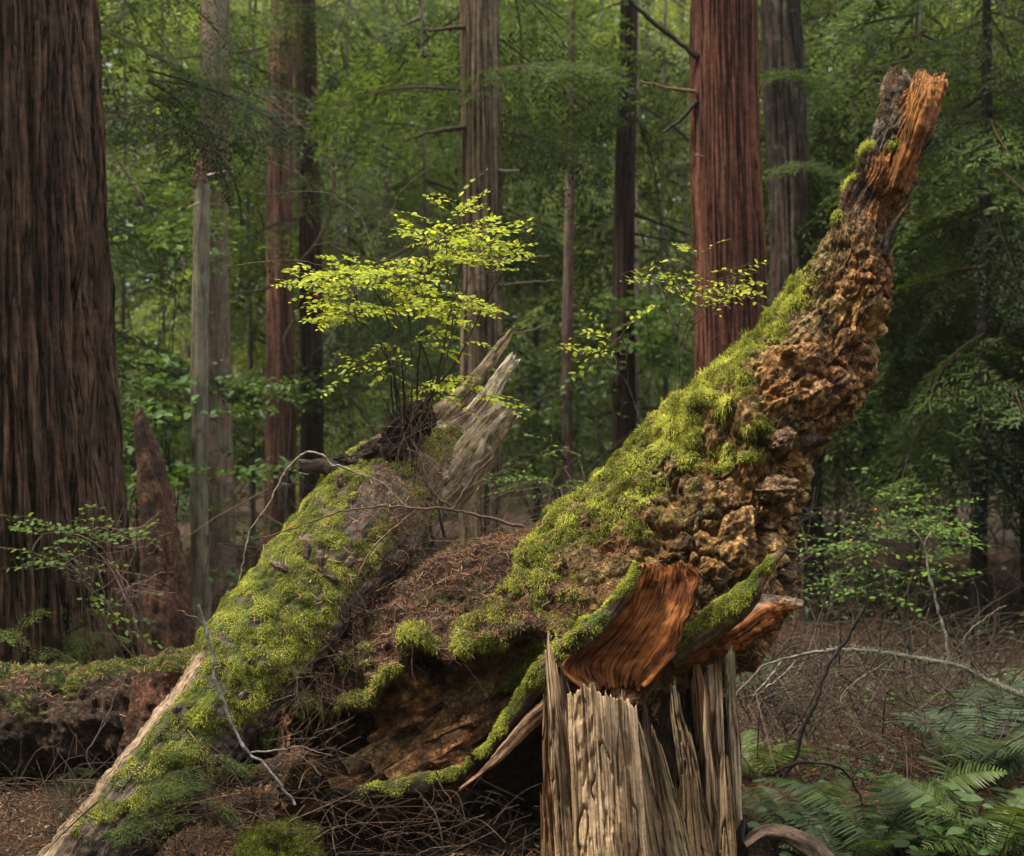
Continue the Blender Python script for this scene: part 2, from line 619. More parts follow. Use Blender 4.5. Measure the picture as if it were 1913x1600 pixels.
def build_ground():
    xs = np.concatenate([-np.geomspace(120, 3.2, 40), np.linspace(-3.1, 3.1, 300), np.geomspace(3.2, 120, 40)])
    ys = np.concatenate([np.linspace(-60, 2.9, 30), np.linspace(3.0, 12, 330), np.geomspace(12.1, 200, 60)])
    X, Y = np.meshgrid(xs, ys)
    V = np.stack([X.ravel(), Y.ravel(), ground_z(X.ravel(), Y.ravel())], 1)
    n1 = fbm(V * (1.3, 1.3, 1), 4)
    n2 = fbm(V * (7, 7, 1) + 40, 3)
    c = mixc((0.04, 0.023, 0.014), (0.09, 0.052, 0.032), np.clip(0.5 + n2, 0, 1))
    c = mixc(c, (0.04, 0.055, 0.015), sstep(0.15, 0.5, n1) * 0.7)
    mb = MB()
    mb.add(V, grid_faces(len(ys), len(xs)), c)
    g = mb.build('ground', M_SOIL)
    g['kind'] = 'structure'
    return g
ground = build_ground()

def scatter_ground(name, label, cnt, x0, x1, y0, y1, L, R, seed, bright=1.0, lift=0.35):
    r = np.random.default_rng(seed)
    y = y0 + (y1 - y0) * r.random(cnt) ** 1.3
    x = (x0 + (x1 - x0) * r.random(cnt)) * y
    P = np.stack([x, y, ground_z(x, y)], 1)
    Nn = np.tile(np.array([0, 0, 1.0]), (cnt, 1)) + r.normal(size=(cnt, 3)) * 0.25
    Nn /= np.linalg.norm(Nn, axis=1)[:, None]
    P[:, 2] += r.random(cnt) * 0.02
    sc = np.maximum(1.0, y / 7)
    mb = MB()
    sticks(mb, P, Nn, (L[0] + (L[1] - L[0]) * r.random(cnt) ** 2) * sc, (R[0] + (R[1] - R[0]) * r.random(cnt) ** 2) * sc, litter_cols(cnt, r, bright), r, lift)
    o = mb.build(name, M_LITTER, kind='stuff')
    o['label'] = label
    o['category'] = 'litter'
    return o

scatter_ground('needle_litter', 'brown fallen needles and twig bits carpeting the forest floor in front', 70000, -0.4, 0.4, 4.4, 8.5, (0.02, 0.12), (0.0010, 0.0030), 21, 0.7)
scatter_ground('twig_litter', 'tangled brown dead twigs covering the far forest floor', 22000, -0.42, 0.42, 7.5, 18, (0.05, 0.35), (0.0012, 0.004), 22, 0.6, 0.7)

# ------------------------------------------------------------------ lofted logs
def loft(stations, ns, nt, power=0.85):
    """stations: (ux,uy, lx,ly, D_upper, D_lower, depth_half); returns grid V, gc and parameters"""
    S = np.array(stations, float)
    n = len(S)
    Up = atv(S[:, 0:2], S[:, 4])
    Lo = atv(S[:, 2:4], S[:, 5])
    A = resample(np.hstack([Up, Lo, S[:, 6:7]]), ns)
    Up, Lo, b = A[:, 0:3], A[:, 3:6], A[:, 6]
    C = (Up + Lo) / 2
    a = (Up - Lo) / 2
    T = np.gradient(C, axis=0)
    T /= np.linalg.norm(T, axis=1)[:, None]
    B = np.cross(T, a)
    B /= np.linalg.norm(B, axis=1)[:, None]
    B[B[:, 1] > 0] *= -1                      # towards the camera
    th = np.linspace(0, 2 * np.pi, nt, endpoint=False)
    c, s = np.cos(th), np.sin(th)
    c2, s2 = np.sign(c) * np.abs(c) ** power, np.sign(s) * np.abs(s) ** power
    V = C[:, None] + a[:, None] * c2[None, :, None] + B[:, None] * (b[:, None] * s2[None, :])[..., None]
    s_al = np.concatenate([[0], np.cumsum(np.linalg.norm(np.diff(C, axis=0), axis=1))])
    ra = np.linalg.norm(a, axis=1)
    gc = np.stack([np.outer(ra, c), np.outer(b, s), np.repeat(s_al[:, None], nt, 1)], -1).reshape(-1, 3)
    tt = np.repeat(np.linspace(0, n - 1, ns)[:, None], nt, 1).ravel()
    thh = np.tile(th, ns)
    return V.reshape(-1, 3), gc, tt, thh, C

def outward(V, ns, nt, C):
    Nn = grid_normals(V, ns, nt)
    Cc = np.repeat(C, nt, 0)
    if ((V - Cc) * Nn).sum() < 0:
        return -Nn, True
    return Nn, False

def cap(mb, V, ns, nt, C, cols, gc):
    for k in (0, ns - 1):
        ring = V[k * nt:(k + 1) * nt]
        c = ring.mean(0)
        f = np.array([[j, (j + 1) % nt, nt] for j in range(nt)])
        mb.add(np.vstack([ring, c]), f, np.vstack([cols[k * nt:(k + 1) * nt], cols[k * nt]]), np.vstack([gc[k * nt:(k + 1) * nt], gc[k * nt]]))

# ---- the big rotten log with its upturned root
def caps_mask(P2, caps, warp, wamp=14):
    m = np.zeros(len(P2))
    Q = P2 + warp * wamp
    for pts, r, s in caps:
        d = segdist(Q, pts) / r
        m = np.maximum(m, s * sstep(1.15, 0.65, d))
    return m

ROOT = thing('rotten_log', 'huge rotten log with knobbly orange root end rising to a broken tip', 'log', (0.1, 5.6, 0.1))
R_ST = [
    (1672, 188, 1738, 192, 5.50, 5.50, 0.055), (1655, 205, 1738, 210, 5.50, 5.48, 0.075), (1634, 240, 1722, 255, 5.50, 5.45, 0.085), (1606, 285, 1704, 305, 5.50, 5.45, 0.09),
    (1588, 325, 1692, 355, 5.50, 5.45, 0.095), (1560, 385, 1656, 420, 5.50, 5.45, 0.10), (1528, 450, 1664, 500, 5.50, 5.45, 0.13),
    (1505, 510, 1660, 590, 5.52, 5.45, 0.16), (1462, 560, 1622, 710, 5.55, 5.45, 0.19), (1400, 640, 1555, 815, 5.60, 5.42, 0.22),
    (1320, 700, 1512, 890, 5.62, 5.40, 0.26), (1235, 775, 1495, 1000, 5.65, 5.38, 0.30), (1160, 860, 1478, 1085, 5.68, 5.35, 0.33),
    (1095, 920, 1430, 1190, 5.70, 5.32, 0.36), (1035, 960, 1330, 1330, 5.72, 5.30, 0.38), (965, 990, 1210, 1540, 5.74, 5.35, 0.40),
    (870, 1018, 1040, 1570, 5.74, 5.40, 0.40), (790, 1060, 900, 1550, 5.72, 5.42, 0.38), (705, 1120, 780, 1540, 5.68, 5.45, 0.34),
    (640, 1190, 660, 1530, 5.64, 5.48, 0.28), (585, 1270, 570, 1530, 5.62, 5.50, 0.22), (540, 1360, 520, 1530, 5.60, 5.52, 0.12)]
RIM = np.array([(480, 1340), (600, 1325), (650, 1335), (700, 1315), (735, 1262), (752, 1222), (785, 1208), (812, 1212), (822, 1240), (850, 1246), (885, 1222), (940, 1198), (1000, 1190), (1050, 1215), (1100, 1200), (1180, 1230)], float)
MOSS_ROOT = [
    ([(1490, 515), (1455, 560), (1420, 610), (1390, 645), (1345, 688), (1285, 712)], 40, 1), ([(1345, 690), (1372, 720), (1330, 760), (1250, 830)], 36, 1),
    ([(1275, 715), (1230, 790), (1165, 868)], 40, 1), ([(1170, 868), (1090, 935), (1030, 990), (990, 1045)], 34, 1), ([(1040, 1010), (1110, 975), (1190, 930)], 26, 0.85),
    ([(1260, 850), (1330, 870), (1395, 840), (1420, 795)], 26, 1), ([(1190, 990)], 26, 1), ([(985, 1075), (1060, 1075)], 22, 0.8), ([(935, 1145), (1010, 1150)], 26, 0.8),
    ([(1010, 1110), (1090, 1130)], 20, 0.7), ([(778, 1190), (800, 1200)], 26, 1), ([(860, 1170), (930, 1120), (1000, 1090)], 20, 0.75), ([(900, 1230), (1000, 1180), (1060, 1150)], 16, 0.8), ([(650, 1250), (690, 1220)], 14, 0.7), ([(870, 1205), (960, 1190)], 20, 0.9), ([(640, 1310), (700, 1290), (735, 1250)], 18, 0.8),
    ([(1300, 905)], 18, 0.8), ([(1612, 278)], 16, 1), ([(1663, 276)], 9, 1), ([(1585, 340)], 13, 0.8), ([(1560, 395)], 10, 0.8), ([(560, 1300), (600, 1340)], 20, 0.6),
    ([(1210, 900), (1230, 880)], 30, 0.5), ([(1040, 1190), (1000, 1250), (960, 1300)], 18, 0.9)]
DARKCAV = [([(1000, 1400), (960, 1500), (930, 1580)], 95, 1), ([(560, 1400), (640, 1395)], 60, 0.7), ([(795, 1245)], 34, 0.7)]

def build_root():
    ns, nt = 620, 500
    V, gc, tt, th, C = loft(R_ST, ns, nt, 0.9)
    Nn, fl = outward(V, ns, nt, C)
    Vp = V.copy()
    P2 = pxof(Vp)
    warp = np.stack([fbm(Vp * 7, 3), fbm(Vp * 7 + 50, 3)], 1)
    # masks along the log
    fib = sstep(6.5, 4.5, tt)                       # the fibrous broken tip
    mound = sstep(13.0, 15.5, tt)                   # the litter-covered low end
    burl = (1 - fib) * (1 - mound)
    right = sstep(-0.3, 0.5, -np.cos(th))           # away from the mossy upper edge
    # large shape
    d = 0.045 * fbm(Vp * 2.2, 3) + 0.02 * fbm(Vp * 7, 3)
    # crumbled relief
    warp3 = np.stack([fbm(Vp * 3.5 + 11, 3), fbm(Vp * 3.5 + 61, 3), fbm(Vp * 3.5 + 91, 3)], 1)
    F1, F2, ID, DV = worley(Vp * (6.0, 6.0, 4.6) + 1.1 * warp3)
    lump = (0.5 - F1) * 0.045 + 0.05 * (_off[ID][:, 2] - 0.5) * sstep(0.0, 0.22, F2 - F1) * (0.45 + 0.55 * sstep(8.0, 10.5, tt)) + 0.05 * (DV * (_off[(ID * 7) % 256] - 0.5)).sum(1)
    crack = -0.04 * sstep(0.13, 0.0, F2 - F1)
    wn = np.stack([fbm(Vp * 5 + 11, 4), fbm(Vp * 5 + 61, 4), fbm(Vp * 5 + 91, 4)], 1)
    g1, g2, gi, gd = worley(gc * (15, 15, 4.2) + 1.1 * wn)
    rgh = 0.35 + 0.65 * sstep(-0.3, 0.3, fbm(Vp * 3 + 77, 2))
    lump2 = rgh * (0.036 * (gd * (_off[(gi * 5) % 256] - 0.5)).sum(1) + 0.016 * (_off[gi][:, 1] - 0.5) * sstep(0.0, 0.15, g2 - g1) - 0.016 * sstep(0.10, 0.0, g2 - g1))
    h1, h2, hi_, hd = worley(gc * (42, 42, 11) + 2.0 * wn)
    lump2 += rgh * 0.014 * (hd * (_off[(hi_ * 3) % 256] - 0.5)).sum(1) - 0.005 * sstep(0.12, 0.0, h2 - h1)
    lump2 += 0.014 * (ridged(gc * (14, 14, 3.0) + 0.8 * wn + 40, 4) - 0.62)
    lump2 -= 0.07 * sstep(0.28, 0.55, fbm(Vp * (9, 9, 6) + 31, 3))
    amp = burl * (0.45 + 0.55 * right) * (0.45 + 0.45 * sstep(8.5, 11, tt))
    d += amp * (0.85 * lump + crack + 0.75 * lump2)
    d += burl * 0.007 * (ridged(gc * (60, 60, 7) + 1.0 * wn, 3) - 0.5) + burl * 0.020 * (ridged(gc * (24, 24, 2.4) + 1.2 * wn, 4) - 0.55)
    gf = gc * (55, 55, 1.1)
    fr = ridged(gf + warp[:, [0, 1, 0]] * 0.5, 3)
    d += fib * (0.022 * (fr - 0.5) + 0.016 * fbm(gc * (14, 14, 2.5), 3)) * np.clip(0.4 + tt / 5, 0, 1)
    d += (burl * 0.3 + 0.2 * mound) * 0.012 * (ridged(gc * (18, 18, 4), 3) - 0.5)
    d += mound * (0.035 * fbm(Vp * 9, 4) + 0.03 * (ridged(Vp * (5, 5, 9) + 21, 3) - 0.6))
    d += (1 - 0.75 * fib) * (0.005 * fbm(Vp * 45, 3) + 0.007 * (1 - mound) * fbm(Vp * 22 + 3, 2))
    V = V + Nn * d[:, None]
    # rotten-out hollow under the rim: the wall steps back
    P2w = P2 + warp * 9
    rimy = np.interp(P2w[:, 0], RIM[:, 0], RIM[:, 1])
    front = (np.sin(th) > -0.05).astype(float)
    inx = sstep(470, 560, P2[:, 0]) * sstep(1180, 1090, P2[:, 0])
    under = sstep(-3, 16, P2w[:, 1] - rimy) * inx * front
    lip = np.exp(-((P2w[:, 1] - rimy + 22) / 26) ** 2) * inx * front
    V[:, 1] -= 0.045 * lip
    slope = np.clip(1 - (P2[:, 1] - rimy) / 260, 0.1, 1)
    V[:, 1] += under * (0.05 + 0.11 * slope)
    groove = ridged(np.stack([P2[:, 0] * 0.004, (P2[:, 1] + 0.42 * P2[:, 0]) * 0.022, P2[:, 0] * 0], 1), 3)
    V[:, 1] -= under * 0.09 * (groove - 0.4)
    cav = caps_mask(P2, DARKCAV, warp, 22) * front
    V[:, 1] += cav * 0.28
    # colours
    n1 = fbm(Vp * 4 + 9, 3)
    n2 = fbm(Vp * 14 + 2, 3)
    cid = _off[ID]
    n4 = fbm(Vp * 30 + 12, 3)
    tan = mixc((0.56, 0.29, 0.085), (0.72, 0.49, 0.22), np.clip(0.5 + n1 + 0.6 * n4, 0, 1))
    rust = np.array((0.46, 0.16, 0.04))
    drk = np.array((0.13, 0.068, 0.038))
    olive = np.array((0.27, 0.22, 0.075))
    c = mixc(tan, rust, np.clip(sstep(0.55, 0.9, cid[:, 0]) * 0.8, 0, 1))
    c = mixc(c, drk, np.clip(sstep(0.62, 0.9, cid[:, 1]) * 0.75 + sstep(0.12, 0.5, n2) * 0.6 + 0.5 * sstep(0.15, 0.5, n4), 0, 1))
    c = mixc(c, olive, sstep(0.3, -0.8, -np.cos(th) + 0.5 * n1) * 0.75 * burl)
    n5 = fbm(gc * (22, 22, 4) + 0.5 * wn, 4)
    n6 = fbm(Vp * 2.6 + 55, 3)
    c = mixc(c, mixc((0.19, 0.095, 0.048), (0.36, 0.135, 0.042), np.clip(0.5 + n1, 0, 1)), np.clip(sstep(0.1, 0.5, n6 + 0.5 * n5) * 0.5, 0, 1))
    c = mixc(c, (0.09, 0.05, 0.03), sstep(0.12, 0.45, n5) * 0.65)
    c = mixc(c, (0.72, 0.50, 0.27), sstep(0.22, 0.6, -n5) * 0.45)
    ft = mixc((0.20, 0.125, 0.07), (0.075, 0.05, 0.035), np.clip(0.5 + n2 * 1.5, 0, 1))
    orange = mixc((0.42, 0.17, 0.05), (0.30, 0.12, 0.04), np.clip(0.5 + n2, 0, 1))
    og = caps_mask(P2, [([(1715, 190), (1680, 270), (1650, 330)], 32, 1), ([(1690, 300), (1660, 370), (1640, 400)], 26, 1)], warp, 8)
    grey = caps_mask(P2, [([(1665, 220), (1640, 260)], 24, 0.7)], warp, 8)
    ft = mixc(ft, orange, og)
    ft = mixc(ft, (0.26, 0.22, 0.19), grey)
    c = mixc(c, ft, fib)
    soil = mixc((0.065, 0.034, 0.025), (0.14, 0.075, 0.052), np.clip(0.5 + n2, 0, 1))
    c = mixc(c, soil, mound * (1 - under))
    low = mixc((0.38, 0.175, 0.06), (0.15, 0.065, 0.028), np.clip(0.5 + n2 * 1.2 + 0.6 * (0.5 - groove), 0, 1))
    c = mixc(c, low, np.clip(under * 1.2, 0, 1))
    c = mixc(c, (0.035, 0.022, 0.014), cav * 0.8)  # shade of the carved hollows also painted in as dark brown
    moss = caps_mask(P2, MOSS_ROOT, warp, 16)
    moss *= sstep(-0.38, 0.0, fbm(Vp * 10 + 71, 3) + 0.35 * fbm(Vp * 30 + 5, 2)) * sstep(-0.35, 0.1, np.sin(th) + 0.2)
    Nn2, fl2 = outward(V, ns, nt, C)
    # moss cushions swell the surface
    V = V + Nn2 * (moss * (0.006 + 0.014 * np.clip(fbm(Vp * 16, 2) + 0.4, 0, 1)))[:, None]
    mc = mixc((0.07, 0.08, 0.014), (0.17, 0.18, 0.03), np.clip(0.5 + n2, 0, 1))
    c = mixc(c, mc, moss)
    thin = sstep(0.1, 0.45, fbm(Vp * 5 + 33, 3)) * (1 - fib) * (1 - under) * 0.45 * sstep(0.6, -0.4, -np.cos(th))
    c = mixc(c, (0.10, 0.12, 0.025), thin)
    mb = MB()
    mb.add(V, grid_faces(ns, nt, True, not fl2), c, gc)
    cap(mb, V, ns, nt, C, c, gc)
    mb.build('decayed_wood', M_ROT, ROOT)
    Nn3, _ = outward(V, ns, nt, C)
    moss_on(ROOT, V, Nn3, ns, nt, True, np.clip(moss + thin * 0.12, 0, 1) ** 1.5 + 1e-6, 130000, 31, (0.009, 0.034), sag=0.75)
    drape = caps_mask(P2, [([(1480, 530), (1430, 610), (1390, 650)], 34, 1), ([(1335, 700), (1372, 730), (1300, 790)], 38, 1), ([(1275, 725), (1225, 800)], 34, 0.8), ([(1400, 810), (1425, 830)], 22, 0.8), ([(1612, 282)], 14, 1), ([(780, 1200)], 24, 1), ([(900, 1205)], 20, 0.8)], warp, 16) * moss
    moss_on(ROOT, V, Nn3, ns, nt, True, drape + 1e-7, 16000, 37, (0.025, 0.065), name='hanging_moss', sag=1.0, W=0.0018)
    # needle litter on the low end
    r = np.random.default_rng(32)
    w = sstep(12.2, 14.5, tt + warp[:, 0]) * (1 - under) * (1 - cav) * (0.25 + np.clip(Nn3[:, 2], 0, 1)) * (1 - 0.85 * moss) * (np.sin(th) > -0.4)
    P, NN = sample_grid(V, Nn3, ns, nt, True, w + 1e-7, 17000, r)
    mb = MB()
    k = len(P)
    NN = NN + r.normal(size=NN.shape) * 0.3
    NN /= np.linalg.norm(NN, axis=1)[:, None]
    sticks(mb, P, NN, 0.012 + 0.045 * r.random(k) ** 2, 0.0008 + 0.0011 * r.random(k), litter_cols(k, r, 1.2), r, 0.35)
    w = under * (1 - cav) + 0.25 * (1 - mound) * (1 - fib) * (1 - moss)
    P, NN = sample_grid(V, Nn3, ns, nt, True, w + 1e-7, 1500, r)
    k = len(P)
    sticks(mb, P, NN, 0.01 + 0.03 * r.random(k) ** 2, 0.0006 + 0.0008 * r.random(k), litter_cols(k, r, 1.5), r, 0.4)
    mb.build('needle_cover', M_LITTER, ROOT, kind='stuff')
    return V, Nn3, tt, th, C
RV, RN, Rtt, Rth, RC = build_root()

def log_part(name, st, ns, nt, parent, mat, colf, rough=0.01, fibre=0.01, ff=18, jag=None, power=0.9, moss=None, seed=1, mosscount=0, gcs=None, mossL=(0.007, 0.02), cutend=None):
    """general lofted log piece. colf(Vp,gc,tt,th)->colours; moss(Vp,...)->mask; jag=(end, amp) pulls the end into splinters"""
    V, gc, tt, th, C = loft(st, ns, nt, power)
    Nn, _ = outward(V, ns, nt, C)
    Vp = V.copy()
    g = gc + seed * 3.7
    d = rough * fbm(Vp * 8 + seed, 4) + fibre * (ridged(g * (ff, ff, 1.5), 3) - 0.5) + 0.3 * rough * fbm(Vp * 40, 2)
    V = V + Nn * d[:, None]
    if jag:
        T = np.gradient(C, axis=0)
        T /= np.linalg.norm(T, axis=1)[:, None]
        TT = np.repeat(T, nt, 0)
        m = len(st) - 1
        w = sstep(m - jag[2], m, tt)
        q = fbm(np.stack([np.cos(th) * 2.2, np.sin(th) * 2.2, th * 0 + seed], 1), 3) + 0.7 * (_off[(th * 5.5).astype(int) % 256][:, 0] - 0.5)
        V = V + TT * (w * q * jag[1])[:, None]
    c = colf(Vp, gc, tt, th)
    mb = MB()
    mk = None
    if moss is not None:
        mk = moss(Vp, gc, tt, th)
        Nn2, _ = outward(V, ns, nt, C)
        V = V + Nn2 * (mk * (0.003 + 0.010 * np.clip(fbm(Vp * 14, 2) + 0.4, 0, 1)))[:, None]
        c = mixc(c, mixc((0.05, 0.07, 0.012), (0.12, 0.14, 0.02), np.clip(0.5 + fbm(Vp * 14, 2), 0, 1)), mk)
    Nn2, fl2 = outward(V, ns, nt, C)
    mb.add(V, grid_faces(ns, nt, True, not fl2), c, gc)
    cap(mb, V, ns, nt, C, c, gc)
    o = mb.build(name, mat, parent)
    if mk is not None and mosscount:
        moss_on(parent if parent is not None else o, V, Nn2, ns, nt, True, mk ** 1.5 + 1e-7, mosscount, seed + 100, mossL)
    return o, V, Nn2, tt, th

def const(c1, c2, f=12, s=0):
    return lambda Vp, gc, tt, th: mixc(c1, c2, np.clip(0.5 + fbm(Vp * f + s, 3), 0, 1))

TAN, TAN2 = (0.37, 0.26, 0.16), (0.24, 0.165, 0.10)
GREYW, GREYW2 = (0.42, 0.34, 0.25), (0.26, 0.20, 0.14)

# bark-edged fragments and roots of the big log

def slab(name, outline, D, curve, thick, parent, mat, col1, col2, nx=70, ny=70, tiltD=0.0, seed=0):
    """a dished piece of wood: outline gives left and right edges row by row [(xl,xr,y)]"""
    O = resample(np.array(outline, float), ny)
    u = np.linspace(0, 1, nx)
    rows = []
    for j, (xl, xr, y) in enumerate(O):
        v = j / (ny - 1)
        X = xl + (xr - xl) * u
        Dd = D + curve * np.sin(u * np.pi) + tiltD * v
        yy = y + 0 * X
        rows.append(atv(np.stack([X, yy], 1), Dd))
    G = np.stack(rows)
    V = G.reshape(-1, 3)
    uu = np.tile(u, ny)
    vv = np.repeat(np.linspace(0, 1, ny), nx)
    edge = np.minimum(np.minimum(uu, 1 - uu) * 8, np.minimum(vv, 1 - vv) * 8).clip(0, 1)
    gc = np.stack([uu * 0.35, np.zeros_like(uu), vv * 0.5], 1)
    q = ridged(gc * (40, 1, 3) + seed, 3)
    ej = fbm(np.stack([uu * 6, vv * 6, uu * 0 + seed], 1), 3)
    Nn = grid_normals(V, ny, nx, False)
    if Nn[:, 1].mean() > 0:
        Nn = -Nn
    V = V + Nn * (0.003 * (q - 0.5) + 0.008 * ej + 0.012 * fbm(gc * (14, 1, 9) + seed + 3, 3))[:, None]
    V[:, 2] += ((vv < 0.12) | (vv > 0.9)) * 0.03 * fbm(np.stack([uu * 14, vv * 0, uu * 0 + seed], 1), 3)
    V[:, 0] += ((uu < 0.08) | (uu > 0.92)) * 0.014 * fbm(np.stack([vv * 5, vv * 0, uu * 0 + seed + 4], 1), 3)
    Bk = V - Nn * thick * (0.35 + 0.65 * edge[:, None])
    c = mixc(col1, col2, np.clip(0.5 + fbm(gc * (9, 1, 5) + seed, 3) + 0.5 * (q - 0.6), 0, 1))
    st = fbm(gc * (7, 1, 7) + seed + 8, 4)
    c = mixc(c, (0.07, 0.03, 0.016), sstep(0.05, 0.5, st) * 0.7)
    c = mixc(c, (0.42, 0.18, 0.06), sstep(0.15, 0.5, -st) * 0.6)
    mb = MB()
    F = grid_faces(ny, nx)
    n = len(V)
    mb.add(np.vstack([V, Bk]), np.vstack([F, F[:, ::-1] + n]), np.vstack([c, c * 0.8]), np.vstack([gc, gc]))
    b = []
    ring = list(range(nx)) + [k * nx + nx - 1 for k in range(1, ny)] + [(ny - 1) * nx + k for k in range(nx - 2, -1, -1)] + [k * nx for k in range(ny - 2, 0, -1)]
    for a, d in zip(ring, ring[1:] + ring[:1]):
        b.append((a, a + n, d + n, d))
    mb.F4.append(np.array(b))
    o = mb.build(name, mat, parent)
    return o, V

so, SV = slab('peeled_slab', [(1190, 1290, 1058), (1172, 1300, 1090), (1150, 1296, 1130), (1118, 1280, 1170), (1080, 1262, 1210), (1052, 1240, 1245), (1090, 1205, 1285)],
     4.98, 0.10, 0.03, ROOT, M_SLAB, (0.30, 0.105, 0.028), (0.13, 0.045, 0.018), tiltD=-0.08, seed=2)
so['label'] = 'smooth dished orange slab with a mossy edge'
# mossy rim of that slab and the long strip below it
def allmoss(th0=0.0, w=1.0, s=0):
    def f(Vp, gc, tt, th):
        up = np.cos(th - th0)
        return w * sstep(0.15, 0.6, up + 1.1 * fbm(Vp * 13 + s, 3))
    return f
log_part('mossy_strip', [(1190, 1050, 1205, 1070, 4.93, 4.93, 0.02), (1160, 1090, 1180, 1108, 4.92, 4.92, 0.025), (1122, 1140, 1146, 1164, 4.92, 4.92, 0.03), (1072, 1178, 1095, 1212, 4.94, 4.94, 0.035), (1030, 1212, 1058, 1250, 5.0, 5.0, 0.035),
    (985, 1272, 1008, 1300, 5.05, 5.05, 0.03), (940, 1345, 958, 1362, 5.08, 5.08, 0.025), (905, 1398, 918, 1408, 5.1, 5.1, 0.014), (890, 1412, 895, 1416, 5.1, 5.1, 0.005)],
    110, 40, ROOT, M_WOOD, const((0.16, 0.10, 0.06), (0.09, 0.055, 0.035)), 0.008, 0.008, 20, moss=allmoss(0.2, 1, 3), seed=3, mosscount=13000)
log_part('mossy_beam', [(1250, 1205, 1262, 1240, 5.06, 5.06, 0.03), (1290, 1170, 1312, 1212, 5.05, 5.05, 0.04), (1340, 1130, 1368, 1172, 5.02, 5.02, 0.045), (1385, 1090, 1415, 1128, 5.0, 5.0, 0.035), (1430, 1050, 1442, 1075, 4.98, 4.98, 0.018), (1455, 1030, 1460, 1040, 4.97, 4.97, 0.008), (1471, 1018, 1473, 1022, 4.96, 4.96, 0.003)],
    90, 40, ROOT, M_WOOD, const((0.24, 0.15, 0.08), (0.12, 0.07, 0.04)), 0.008, 0.01, 22, moss=lambda Vp, gc, tt, th: allmoss(0.5, 1, 5)(Vp, gc, tt, th) * sstep(4.8, 4.0, tt), seed=5, mosscount=9000)
log_part('orange_slab', [(1262, 1236, 1275, 1246, 5.14, 5.10, 0.03), (1320, 1185, 1340, 1222, 5.16, 5.1, 0.05), (1370, 1150, 1392, 1205, 5.18, 5.1, 0.06), (1415, 1118, 1430, 1175, 5.2, 5.12, 0.055), (1450, 1112, 1462, 1150, 5.2, 5.15, 0.04), (1480, 1120, 1485, 1136, 5.2, 5.16, 0.018), (1500, 1124, 1500, 1131, 5.2, 5.16, 0.004)],
    90, 60, ROOT, M_SLAB, lambda Vp, gc, tt, th: mixc((0.20, 0.15, 0.11), mixc((0.36, 0.13, 0.04), (0.17, 0.06, 0.025), np.clip(0.5 + fbm(Vp * 16, 3), 0, 1)), sstep(-0.1, 0.3, -np.cos(th) - 0.35 * sstep(4, 5.5, tt) * 3)), 0.022, 0.02, 16, seed=6)
log_part('branch_stub', [(1500, 800, 1500, 850, 5.35, 5.35, 0.04), (1530, 812, 1528, 836, 5.33, 5.33, 0.02), (1553, 822, 1553, 826, 5.32, 5.32, 0.003)], 30, 20, ROOT, M_ROT, const((0.15, 0.09, 0.06), (0.08, 0.05, 0.035)), 0.004, 0.006, 16, seed=8)
log_part('torn_splinter', [(1640, 470, 1660, 480, 5.4, 5.4, 0.03), (1662, 425, 1672, 432, 5.38, 5.38, 0.012), (1697, 378, 1701, 381, 5.36, 5.36, 0.003)], 30, 16, ROOT, M_ROT, const((0.17, 0.08, 0.04), (0.06, 0.05, 0.04)), 0.003, 0.004, 16, seed=9)
log_part('torn_shell', [(1655, 262, 1700, 268, 5.44, 5.44, 0.05), (1648, 215, 1708, 220, 5.44, 5.44, 0.05), (1646, 178, 1716, 188, 5.45, 5.45, 0.05), (1654, 150, 1720, 168, 5.46, 5.46, 0.035), (1662, 134, 1706, 150, 5.47, 5.47, 0.015)],
    60, 50, ROOT, M_ROT, const((0.22, 0.15, 0.085), (0.10, 0.07, 0.05), 14), 0.02, 0.02, 30, jag=(1, 0.05, 1.5), seed=71)
log_part('torn_shell', [(1650, 345, 1690, 360, 5.40, 5.40, 0.03), (1672, 290, 1712, 300, 5.38, 5.38, 0.04), (1688, 235, 1732, 242, 5.37, 5.37, 0.045), (1698, 190, 1754, 197, 5.38, 5.38, 0.04), (1700, 164, 1764, 172, 5.40, 5.40, 0.03), (1712, 142, 1764, 150, 5.42, 5.42, 0.012)],
    90, 50, ROOT, M_SLAB, const((0.42, 0.18, 0.055), (0.22, 0.10, 0.04), 12), 0.012, 0.016, 40, jag=(1, 0.04, 1.2), seed=72)
# torn rim splinters at the tip
for k, (a, b, w) in enumerate([((1668, 175), (1672, 128), 16), ((1690, 175), (1690, 133), 12), ((1715, 180), (1722, 134), 14), ((1738, 180), (1738, 130), 7), ((1745, 185), (1760, 140), 12), ((1655, 180), (1645, 155), 9), ((1700, 180), (1703, 140), 14), ((1728, 170), (1750, 138), 12)]):
    log_part('tip_splinter', [(a[0] - w, a[1], a[0] + w, a[1], 5.44 + 0.03 * (k % 3), 5.44 + 0.03 * (k % 3), 0.022), ((a[0] + b[0]) / 2 - w * 0.8, (a[1] + b[1]) / 2, (a[0] + b[0]) / 2 + w * 0.8, (a[1] + b[1]) / 2 + 3, 5.44 + 0.03 * (k % 3), 5.44 + 0.03 * (k % 3), 0.016), (b[0] - w * 0.45, b[1] + 5, b[0] + w * 0.3, b[1], 5.44 + 0.03 * (k % 3), 5.44 + 0.03 * (k % 3), 0.005)],
             26, 22, ROOT, M_ROT, const((0.30, 0.17, 0.08), (0.18, 0.11, 0.06)), 0.006, 0.008, 20, jag=(1, 0.03, 0.9), seed=20 + k)
